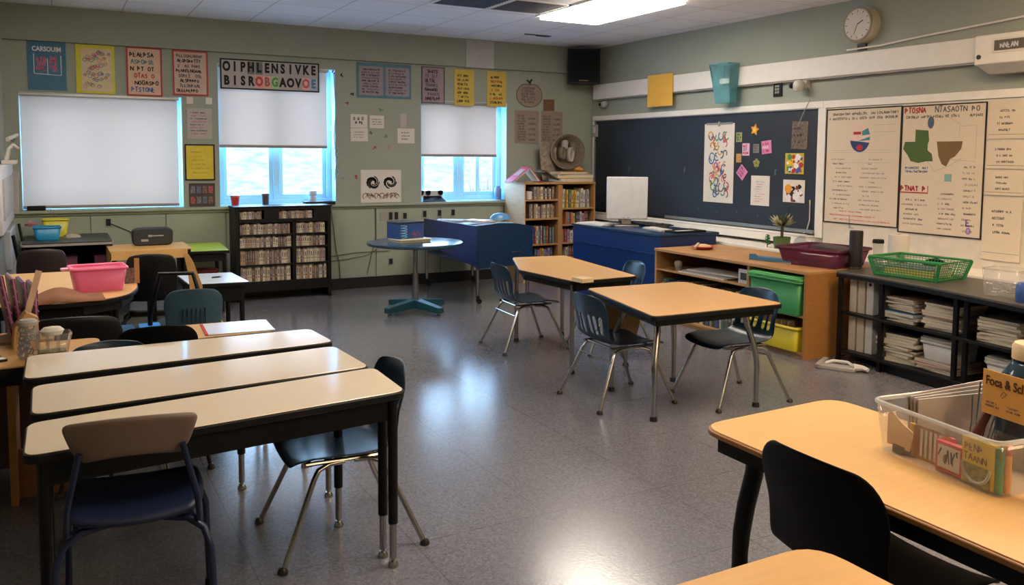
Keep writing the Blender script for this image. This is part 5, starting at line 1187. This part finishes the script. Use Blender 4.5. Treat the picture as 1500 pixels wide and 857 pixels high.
# ---------------------------------------------------------------- left side
# oak desk
t=thing('oak_desk','tan oak desk at the left edge, its rounded end beside the cream tables','desk',(-.4,4.38,0))
MB().prism(rounded([(-.6,-.235),(.26,-.235),(.26,-.2),(.575,-.18),(.575,.25),(-.6,.25)],.06),.585,.625).build('edge_band',EDGE,t)
MB().prism(rounded([(-.6,-.235),(.26,-.235),(.57,-.175),(.57,.245),(-.6,.245)],.06),.625,.632).build('top',mat('oak_top',(206,156,90),.35,var=.06,stretch=(1,8,1)),t)
MB().box(-.6,.52,-.2,-.17,.54,.585).build('apron',BLKMET,t)
MB().box(.19,.22,-.19,.2,0,.585).build('side_panel',mat('oak_side',(176,124,66),.5,var=.1),t); MB().box(.22,.50,-.10,-.08,.0,.22).build('foot_panel',mat('oak_side',(176,124,66)),t)
MB().box(-.6,-.57,-.19,.2,0,.585).build('side_panel',mat('oak_side',(176,124,66)),t)
t=thing('waste_box','dark red and brown bundle under the oak desk at the left edge','box',(-.62,4.5,0)); MB().box(-.2,.2,-.15,.15,0,.18).build('body',mat('dark_maroon',(80,34,34),.7,var=.4),t,bevel=.01); MB().tube([(-.05,-.16,.1),(.12,-.16,.3)],.012,6).build('stick',PAPER2,t)
# jars on it
t=thing('marble_jar','glass jar of silver clips beside the clear caddy on the oak desk','jar',(-.125,4.29,.632)); MB().lathe([(0,0),(.04,0),(.045,.02),(.045,.12),(.035,.14),(.035,.155)],n=22).build('glass',CLEARJ,t,solid=.003)
g=random.Random(8); M=MB()
for k in range(26): 
    x=g.uniform(-.028,.028); y=g.uniform(-.028,.028); z=.01+.13*k/26; M.tube([(x+.014*cos(R(q)),y,z+.014*sin(R(q))) for q in range(0,361,60)],.0035,5)
M.build('clips',CHROME,t); MB().lathe([(0,.175),(.03,.175),(.04,.165),(.04,.15),(.035,.15)],n=20).build('stopper',GREYP,t)
t=thing('supply_caddy','clear sectioned caddy with olive pieces in its base on the oak desk','caddy',(-.03,4.27,.632),R(8))
M=MB(); lo=rounded([(-.055,-.04),(.055,-.04),(.055,.04),(-.055,.04)],.02); hi=rounded([(-.07,-.055),(.075,-.055),(.075,.055),(-.07,.055)],.02); n=len(lo)
M.add([(x,y,.0) for x,y in lo]+[(x,y,.11) for x,y in hi],[tuple(range(n))[::-1]]+[(i,(i+1)%n,n+(i+1)%n,n+i) for i in range(n)]); M.build('tub',CLEARJ,t,solid=.003)
MB().prism([(x*.95,y*.95) for x,y in lo],.004,.03).build('contents',mat('olive_beads',(120,110,50),.6,var=.6,scale=90),t); MB().box(-.022,-.018,-.05,.04,.0,.10).box(.02,.024,-.05,.04,0,.1).build('divider',CLEARJ,t)
MB().lathe([(0,.10),(.04,.10),(.05,.12),(.035,.135),(0,.14)],n=16,sy=.7).build('crumpled_paper',PAPER,t)
t=thing('dark_phone','small dark flat object with a pale edge at the far left of the oak desk','phone',(-.24,4.30,.632),R(20)); MB().box(-.035,.02,-.05,.05,0,.012).build('body',BLKP,t,bevel=.003); MB().box(-.03,.015,-.045,.0,.012,.013).build('pale_strip',PAPER,t)
# cardboard divider and rack
t=thing('cardboard_sleeve','tan cardboard magazine sleeve standing behind the jars','cardboard',(-.17,4.55,.632),R(8)); MB().xz([(-.03,0),(.075,0),(.08,.14),(.03,.17),(-.02,.10)],-.04,.04).build('sleeve',CARD,t,bevel=.003)
MP=mat('magenta_plastic',(110,40,78),.35); LV=mat('lavender_plastic',(96,92,150),.35)
for k in range(4):
    t=thing('file_tray','%s clear edged file tray leaning behind the ruler at the left'%['dark magenta leftmost','magenta second','lavender third','plum rightmost'][k],'tray',(-.205+.03*k,4.80,.632+.0),R(8)); 
    Mx=Matrix.Rotation(R(-9+3*k),4,'Y'); M=MB()
    M.box(-.012,-.006,-.12,.12,0,.33-.02*k,0,Mx); M.box(-.008,.010,-.12,-.115,0,.33-.02*k,0,Mx); M.build('wall',[MP,MP,LV,MP][k],t)
    M=MB().tube([tuple(Mx@Vector(p)) for p in ((.0,-.122,.0),(.0,-.122,.33-.02*k),(.0,.12,.33-.02*k))],.005,6); 
    for q in range(5): M.tube([tuple(Mx@Vector((.012,-.12,.04+.05*q))),tuple(Mx@Vector((-.01,-.12,.08+.05*q)))],.0025,5)
    M.build('rim',mat('pale_pink_rim',(170,120,160),.3),t)
t=thing('desk_support','dark wooden pedestal under the file trays behind the oak desk','pedestal',(-.15,4.82,0)); MB().box(-.18,.12,-.10,.10,0,.61).build('body',mat('dark_wood',(60,44,36),.6,var=.15),t); MB().box(-.185,.125,-.125,.125,.61,.632).build('top',BROWNW,t,bevel=.003)
t=thing('ruler','pale wooden ruler leaning against the file trays','ruler',(-.172,4.62,.632),0); Mx=Matrix.Rotation(R(15),4,'Y')@Matrix.Rotation(R(-5),4,'X'); MB().box(-.014,.014,-.003,.003,.0,.36,0,Mx).build('stick',mat('pale_wood',(206,178,150),.6),t); MB().cbox(0,-.0035,.03,.006,.001,.006,0,Mx).build('hole',INK,t)
# kidney table
pts=[(-.45,5.25),(.13,5.21),(.30,5.27),(.41,5.45),(.45,5.75),(.46,6.2),(.43,6.55),(.3,6.7),(-.35,6.75),(-.37,5.3)]
pts=[(-.38,5.23),(.13,5.21),(.36,5.36),(.45,5.70),(.44,6.4),(.30,6.62),(-.38,6.65)]
make_table('tan rounded table at the left carrying the pink tub',pts,.72,TAN,EDGE,[(-.3,5.35,'b'),(.30,5.55,'b'),(.32,6.4,'b'),(-.3,6.5,'b')],r=.16,ah=.05,apm=EDGE)
t=bin_('plastic_tub','bright pink oval plastic tub on the tan rounded table',(.215,5.68,.72),R(4),.30,.24,.145,PINKP,taper=.84,rim=.008)
MB().box(-.20,-.14,-.03,.03,.125,.14).build('handle',mat('pale_pink',(236,170,196),.4),t,bevel=.004)
t=thing('curled_paper','brown curled paper lying over the near edge of the tan rounded table','paper',(.0,5.38,.722),R(2))
V=[];Fc=[];n=16
for i in range(n+1):
    u=i/n; x=-.17+.40*u; z=.004+.05*sin(pi*min(1,u*1.15))**2; V+=[(x,-.17,max(0,z-.045+ .045*0)),(x,.08,z)]
for i in range(n): Fc.append((2*i,2*i+2,2*i+3,2*i+1))
MB().add(V,Fc).build('sheet',mat('kraft',(128,78,44),.75,var=.15),t,solid=.003)
t=thing('photo_card','dark speckled card standing behind the pink tub','card',(.40,5.82,.722),R(5)); MB().box(-.03,.03,-.002,.002,0,.10).build('card',mat('speckled_card',(110,90,84),.6,var=.7,scale=60),t)
MB().box(.03,.06,-.0,.004,0,.16).build('tan_strip',CARD,t)
# black seat backs / panels below the rounded table
def dark_chair(lab,loc,rz,w=.44,top=.86,bot=.50,m=BLKP,arms=True,seat=.46,sc=1):
    t=thing('task_chair',lab,'chair',loc,rz); t.scale=(sc,)*3
    V=[];Fc=[];n=10
    for j in range(9):
        f=j/8; z=bot+(top-bot)*f; hw=w/2*(.86+.14*sin(pi*f))*(.9 if j==8 else 1)
        for k in range(n+1): u=k/n*2-1; V.append((u*hw,.21-.05*u*u+.04*f,z-.02*u*u*(1 if j==8 else 0)))
    for j in range(8):
        for k in range(n): a=j*(n+1)+k; Fc.append((a,a+1,a+n+2,a+n+1))
    MB().add(V,Fc).build('backrest',m,t,solid=.022,sub=1)
    q=rounded([(-w/2,-.22),(w/2,-.22),(w/2*.9,.2),(-w/2*.9,.2)],.06); MB().prism(q,seat-.05,seat).build('seat',m,t,bevel=.015)
    MB().box(-.03,.03,.19,.215,seat-.08,bot+.1).box(-.03,.03,-.05,.2,seat-.08,seat-.05).build('back_bar',BLKMET,t)
    if arms:
        for sx in (-1,1): MB().tube([(sx*.22,.1,seat-.04),(sx*.27,.12,seat+.05),(sx*.275,.10,seat+.2),(sx*.26,-.02,seat+.235),(sx*.255,-.16,seat+.22),(sx*.25,-.18,seat+.05),(sx*.21,-.14,seat-.04)],.014,8).build('arm',BLKP,t)
    for sx in (-1,1):
        for sy in (-1,1):
            l=MB().tube([(sx*.14,sy*.12,seat-.05),(sx*.2,sy*.16,seat-.1),(sx*.23,sy*.21,.02)],.012,8).build('leg',CHROME if arms else BLKMET,t)
            MB().lathe([(0,.03),(.016,.028),(.018,0),(0,0)],(sx*.23,sy*.21,0),10).build('glide',BLKP,l)
    return t
dark_chair('broad black chair back below the near edge of the tan rounded table',(.04,5.14,0),R(180),w=.54,top=.70,bot=.36,arms=False,seat=.40)
dark_chair('tall backed black chair between the tan rounded table and the white topped desk',(.60,6.50,0),R(172),w=.34,top=.86,bot=.52,arms=False)
dark_chair('dark brown black chair in front of the black cart near the left wall',(-.10,7.35,0),R(180),w=.34,top=.84,bot=.50,m=mat('brown_black',(38,26,28),.5),arms=False)
t=thing('armrest_stand','black curved tube frame chair beside the teal chair at the left','chair',(.72,5.93,0),R(165))
MB().tube([(-.17,.15,.02),(-.17,.16,.5),(-.10,.2,.78),(.10,.2,.78),(.17,.16,.5),(.17,.15,.02)],.015,10).build('frame',BLKMET,t)
MB().prism(rounded([(-.17,-.2),(.17,-.2),(.17,.17),(-.17,.17)],.05),.40,.425).build('seat',BLKP,t,bevel=.006)
MB().tube([(-.16,-.17,.40),(-.17,-.2,.02)],.012,8).build('leg',BLKMET,t); MB().tube([(.16,-.17,.40),(.17,-.2,.02)],.012,8).build('leg',BLKMET,t)
# shelf with blue folders
t=thing('low_stand','low black stand holding two blue folders beneath the tan rounded table','stand',(.43,5.80,0)); MB().box(-.18,.18,-.15,.15,.40,.42).build('top',BLKP,t); 
for x in (-.16,.16):
    for y in (-.13,.13): MB().box(x-.012,x+.012,y-.012,y+.012,0,.40).build('leg',BLKMET,t)
for k,(x,l) in enumerate(((-.09,'left one of two bright blue folders on the low black stand'),(.06,'right one of two bright blue folders on the low black stand'))):
    q=thing('folder',l,'folder',(.45+x,5.78,.42),R(4-6*k)); MB().box(-.06,.06,-.12,.12,0,.02).build('pages',PAPER,q); MB().box(-.062,.062,-.122,.122,.02,.024).build('cover',mat('bright_blue',(60,140,220),.4),q)
# black cart at left wall with boxes
t=thing('storage_cart','black cart with a grey edged top against the left of the back wall','cart',(.10,8.85,0))
MB().prism(rounded([(-.38,-.40),(.36,-.40),(.36,.48),(-.38,.48)],.04),.72,.74).build('grey_edge',GREYP,t); MB().prism(rounded([(-.37,-.39),(.35,-.39),(.35,.48),(-.37,.48)],.04),.74,.75).build('top',mat('black_top',(30,32,34),.4),t,bevel=.002)
MB().box(-.36,-.34,-.36,.46,.05,.72).build('side_panel',BLKP,t); MB().box(.33,.35,-.36,.46,.05,.72).build('side_panel',BLKP,t); MB().box(-.34,.33,-.34,.46,.46,.48).build('shelf',BLKP,t); MB().box(-.34,.33,-.34,.46,.05,.07).build('shelf',BLKP,t); MB().box(-.34,.33,.44,.46,.07,.72).build('back_panel',BLKP,t)
for (x,y) in ((-.33,-.34),(.33,-.34),(-.33,.44),(.33,.44)): MB().tube([(x-.01,y,.025),(x+.01,y,.025)],.025,12).box(x-.01,x+.01,y-.01,y+.01,.02,.05).build('castor',BLKP,t)
for x,w,l in ((.05,.18,'dark purple box in the upper level of the black cart'),(.33,.10,'narrow maroon box at the right of the upper level of the black cart')):
    q=thing('box',l,'box',(x+.02,8.62,.48)); MB().box(-w/2,w/2,-.1,.1,0,.12).build('carton',mat('dark_purple_box',(96,42,66),.5,var=.2),q,bevel=.003); MB().box(-w/2-.004,w/2+.004,-.104,.104,.12,.135).build('lid',mat('dark_purple_lid',(70,32,50),.5),q)
bin_('plastic_tub','bright blue tub on the black cart in front of the yellow tub',(-.075,8.85,.75),R(3),.22,.2,.12,mat('sky_blue_plastic',(30,140,190),.4),taper=.84,rim=.008)
bin_('plastic_tub','yellow green tub on the black cart behind the blue tub',(.0,9.12,.75),R(0),.22,.2,.17,mat('lemon_plastic',(206,200,60),.4),taper=.8,rim=.008)
q=thing('pink_bag','crumpled clear bag with pink beads on the black cart behind the tubs','bag',(-.21,9.12,.75)); MB().lathe([(0,0),(.06,.0),(.07,.06),(.05,.12),(.02,.15),(.03,.18)],n=14).build('bag',CLEARJ,q); MB().lathe([(0,.10),(.04,.11),(.045,.13),(.0,.145)],n=12).build('beads',PINK_INK,q)
q=thing('cloth','small beige crumpled cloth right of the tubs on the black cart','cloth',(.13,8.95,.75)); MB().lathe([(0,0),(.08,0),(.07,.02),(.03,.035),(0,.04)],n=12,sy=.7).build('cloth',mat('beige_cloth',(170,160,140),.9,var=.2),q)
q=thing('goggles','black goggles with a curved strap on the sill end at the left','goggles',(-.18,YB-.04,.987)); MB().prism(rounded([(-.06,-.03),(.10,-.03),(.10,.03),(-.06,.03)],.02),0,.045).build('body',BLKP,q,bevel=.008); MB().tube([(.09,-.02,.04),(.14,-.03,.02),(.15,-.05,-.06)],.004,6).build('strap',GREYP,q)
# left wall equipment
t=thing('wall_display','grey white interactive display with a black edge mounted on the left wall','display',(XL,7.7,.95),0)
MB().box(0,.07,-.75,1.25,0,.50).build('casing',mat('display_grey',(190,190,192),.4),t,bevel=.008); MB().box(.0,.03,-.80,-.75,-.1,.52).build('black_edge',BLKP,t); MB().box(.07,.11,1.05,1.20,.05,.35).box(.07,.12,1.1,1.18,.35,.42).build('bracket',GREYP,t)
MB().box(.07,.08,-.6,1.0,.1,.4).build('panel_line',GREYP,t)
t=thing('pipe_stand','grey metal bracket and cable run below the display on the left wall','bracket',(XL+.004,7.9,.30),0); MB().box(0,.08,-.1,.9,.30,.62).box(0,.13,.5,.9,.0,.30).build('bracket',mat('bracket_grey',(150,154,158),.5),t,bevel=.01); MB().tube([(.1,.95,.6),(.13,.9,.4),(.1,.8,.1),(.05,.7,-.2)],.012,8).tube([(.1,-.3,.6),(.14,-.2,.3),(.12,-.1,.0)],.014,8).build('cable',BLKP,t)
t=thing('leaning_board','tall grey board leaning against the left wall below the display','board',(XL+.02,6.9,0),0); MB().box(0,.02,-.6,.8,.0,.9,0,Matrix.Rotation(R(-3),4,'Y')).build('board',mat('board_grey',(110,112,108),.5,var=.1),t)
t.location=(XL+.06,6.9,0)
t=thing('model_stand','white sculpted paper crown standing on top of the left wall display','ornament',(XL+.075,8.25,1.452)); M=MB()
for k in range(6): M.tube([(-.03+.0*k,-.20+.08*k,0),(.0,-.20+.08*k,.12),(.03,-.16+.08*k,.16),(.06,-.12+.08*k,.13)],.012,6)
M.box(-.05,.05,-.24,.28,0,.03).build('frame',mat('sculpt_white',(190,186,176),.6),t); MB().tube([(.0,-.22,.2),(.06,0,.24),(.02,.24,.2)],.018,8).build('top_band',mat('sculpt_white',(190,186,176)),t)
# tan covered table, lime desk, white desk
t=thing('covered_table','dark table covered by a sheet of folded tan cardboard','table',(.70,8.20,0))
MB().box(-.29,.36,-.20,.38,.66,.69).build('tabletop',BLKP,t)
MB().box(-.30,.37,-.21,.38,.69,.702).box(-.30,.33,-.22,-.21,.62,.702).box(-.30,-.288,-.22,.38,.45,.69).build('tan_cover',mat('tan_card',(206,160,92),.6,var=.05),t,bevel=.002)
for (x,y) in ((-.26,-.17),(.32,-.17),(-.26,.35),(.32,.35)): MB().box(x-.015,x+.015,y-.015,y+.015,0,.66).build('leg',BLKMET,t)
MB().box(-.26,.32,-.15,.33,.30,.32).build('lower_shelf',BLKP,t)
t=thing('cardboard_strip','long tan cardboard strip standing between the tall black chair and the white topped desk','cardboard',(.835,6.22,0))
MB().xz([(-.02,0),(.05,0),(.055,.35),(.075,.45),(.06,.62),(.0,.80),(-.035,.86),(-.06,.86),(-.03,.70),(-.015,.45)],-.006,.006).build('strip',mat('tan_card',(206,160,92)),t)
t=thing('speaker_box','rounded black speaker box with handle on the tan covered table','speaker',(.78,8.40,.702)); MB().xz(rounded([(-.17,0),(.17,0),(.175,.14),(.13,.165),(-.13,.165),(-.175,.14)],.05),-.06,.06).build('casing',mat('charcoal_case',(40,42,46),.5),t,bevel=.012); MB().box(-.03,.09,-.068,-.06,.085,.095).box(-.04,-.01,-.07,-.06,.08,.10).build('handle',GREYP,t); MB().box(-.10,-.04,-.064,-.06,.04,.06).build('badge',GREYP,t)
make_table('black desk with a lime green top beside the tan covered table',[(1.09,8.46),(1.47,8.42),(1.52,9.24),(1.10,9.24)],.62,mat('lime_laminate',(178,206,50),.35,var=.03),EDGE,[(1.13,8.5,'b'),(1.43,8.48,'b'),(1.47,9.18,'b'),(1.13,9.18,'b')],r=.02,ah=.08,apm=BLKP)
q=thing('tray','dark red tray in the shelf under the lime topped desk','tray',(1.27,8.75,.36)); MB().prism(rounded([(-.13,-.1),(.13,-.1),(.13,.1),(-.13,.1)],.02),0,.05).build('tray',mat('dark_red_plastic',(120,30,34),.4),q,bevel=.005); MB().box(-.16,.16,-.2,.2,-.02,0).build('support_board',BLKP,q)
for x in (-.15,.15):
    MB().box(x-.01,x+.01,-.19,.19,-.36,-.02).build('support',BLKP,q)
make_table('small black desk with a pale blue white top near the black book rack',[(.86,6.66),(1.30,6.60),(1.27,7.20),(.84,7.24)],.57,mat('ice_white_laminate',(196,210,226),.2,var=.02),EDGE,[(1.25,6.68,'b'),(.92,6.74,'b'),(1.22,7.12,'b'),(.90,7.16,'b')],r=.02,ah=.12,apm=BLKP)
q=thing('pen','small black marker lying on the pale blue white desk top','marker',(1.09,6.86,.576)); MB().tube([(-.03,0,.006),(.03,.02,.006)],.006,8).build('barrel',BLKP,q); MB().tube([(.03,.02,.006),(.045,.025,.006)],.0065,8).build('cap',GREYP,q)
for k,(x,y,l) in enumerate(((.80,6.15,'white zebra striped cushion, right of two behind the black arm chair'),(.56,6.75,'white zebra striped cushion, left of two behind the black arm chair'))):
    pass
q=thing('floor_toy','yellow spiky toy on the floor under the pale blue white desk','toy',(1.20,7.55,0)); M=MB(); g=random.Random(4)
for k in range(30): a=g.uniform(0,6.28); e=g.uniform(0,1.5); l=.07; M.tube([(0,0,.05),(l*cos(a)*cos(e),l*sin(a)*cos(e),.05+l*sin(e))],.005,5)
M.lathe([(0,0),(.05,.01),(.06,.05),(.04,.08),(0,.09)],n=14).build('body',mat('toy_yellow',(206,180,60),.6),q)
# tan desk behind the cream tables with paper
make_table('tan desk behind the cream tables with a pink edged sheet on it',[(.42,4.52),(1.02,4.54),(1.04,4.90),(.42,4.94)],.60,TAN,EDGE,[(.47,4.58,'b'),(.97,4.6,'b'),(.98,4.85,'b'),(.47,4.88,'b')],r=.03,ah=.06,apm=EDGE)
q=thing('worksheet','white sheet with a red left edge on the tan desk behind the cream tables','paper',(.86,4.71,.602),R(-3)); MB().box(-.17,.17,-.15,.15,0,.004).build('sheet',mat('cool_white_paper',(206,210,226),.3),q); MB().box(-.185,-.17,-.15,.15,0,.005).build('red_edge',RED_INK,q)

# ---------------------------------------------------------------- outside
struct('ground',MB().box(-30,40,YB+.4,60,-1.2,-1.0),mat('snowy_ground',(232,230,234),.9,var=.06,scale=.5))
M=MB(); g=random.Random(1); nx,ny=40,14
for j in range(ny+1):
    for i in range(nx+1):
        x=-30+70*i/nx; f=j/ny; M.v.append((x,26+f*26,-1+f*f*5.5+sin(i*.9)*.25*f+g.uniform(-.1,.1)*f))
for j in range(ny):
    for i in range(nx): a=j*(nx+1)+i; M.f.append((a,a+1,a+nx+2,a+nx+1)); M.m.append(0)
hl=struct('hillside',M,mat('winter_hill',(90,82,86),.9,var=.6,scale=1.6))
# low pale building or wall outside the middle window
t=thing('outdoor_shed','low white shed outside beyond the middle window','building',(5.4,19,-1.0)); MB().box(-1.6,1.6,-1,1,0,1.25).build('wall',mat('shed_white',(236,236,236),.7),t); MB().xz([(-1.75,1.25),(1.75,1.25),(0,1.6)],-1.1,1.1).build('roof',mat('shed_roof',(220,220,224),.7),t)
g=random.Random(14)
base=None
for k in range(10):
    x=-12+4.0*k+g.uniform(-.6,.6)*1; y=g.uniform(22,24); s_=g.uniform(.7,1.1)
    if base is None:
        base=thing('bare_shrub','leafless brown shrub on the snowy slope outside the windows','shrub',(x,y,-1),0,'leafless shrubs outside'); M=MB()
        for q in range(70):
            a=g.uniform(0,6.28); r1=g.uniform(.05,.5); l=g.uniform(1.0,2.4); M.tube([(0,0,0),(r1*cos(a),r1*sin(a),l*.5),(r1*2.2*cos(a+.3),r1*2.2*sin(a+.3),l)],[.03,.018,.006],4)
        M.build('twigs',mat('twig_brown',(96,76,76),.9,var=.2),base); base.scale=(s_,)*3
    else:
        c=dup(base,(x,y,-1),g.uniform(0,6)); c.scale=(s_,)*3

# ---------------------------------------------------------------- light, world, camera
w=bpy.data.worlds.new('World'); S.world=w; w.use_nodes=True; nt=w.node_tree; bg=nt.nodes['Background']
tc=nt.nodes.new('ShaderNodeTexCoord'); sp=nt.nodes.new('ShaderNodeSeparateXYZ'); cr=nt.nodes.new('ShaderNodeValToRGB')
nt.links.new(tc.outputs['Generated'],sp.inputs[0]); nt.links.new(sp.outputs['Z'],cr.inputs['Fac']); nt.links.new(cr.outputs['Color'],bg.inputs['Color'])
cr.color_ramp.elements[0].position=0; cr.color_ramp.elements[0].color=(.47,.73,1,1); cr.color_ramp.elements[1].position=.6; cr.color_ramp.elements[1].color=(.34,.6,1,1)
bg.inputs['Strength'].default_value=14
cam=bpy.data.cameras.new('camera'); co=bpy.data.objects.new('camera',cam); COL.objects.link(co); S.camera=co
yaw,pitch,roll=R(28.5),R(4.45),R(.39)
f=Vector((sin(yaw)*cos(pitch),cos(yaw)*cos(pitch),-sin(pitch))); r=Vector((cos(yaw),-sin(yaw),0)); u=r.cross(f)
r2=r*cos(roll)+u*sin(roll); u2=-r*sin(roll)+u*cos(roll)
Mx=Matrix((r2,u2,-f)).transposed().to_4x4(); Mx.translation=Vector((0,0,1.55)); co.matrix_world=Mx
cam.sensor_width=36; cam.lens=1235/1500*36; cam.shift_y=-(428.5-323.8)/1500; cam.clip_start=.02; cam.clip_end=200
vs=S.view_settings; vs.view_transform='Standard'; vs.look='None'; vs.gamma=1; vs.use_curve_mapping=False; vs.exposure=.55
S.cycles.max_bounces=8; S.cycles.diffuse_bounces=4; S.cycles.transparent_max_bounces=16; S.cycles.caustics_reflective=False; S.cycles.caustics_refractive=False; S.cycles.sample_clamp_indirect=12
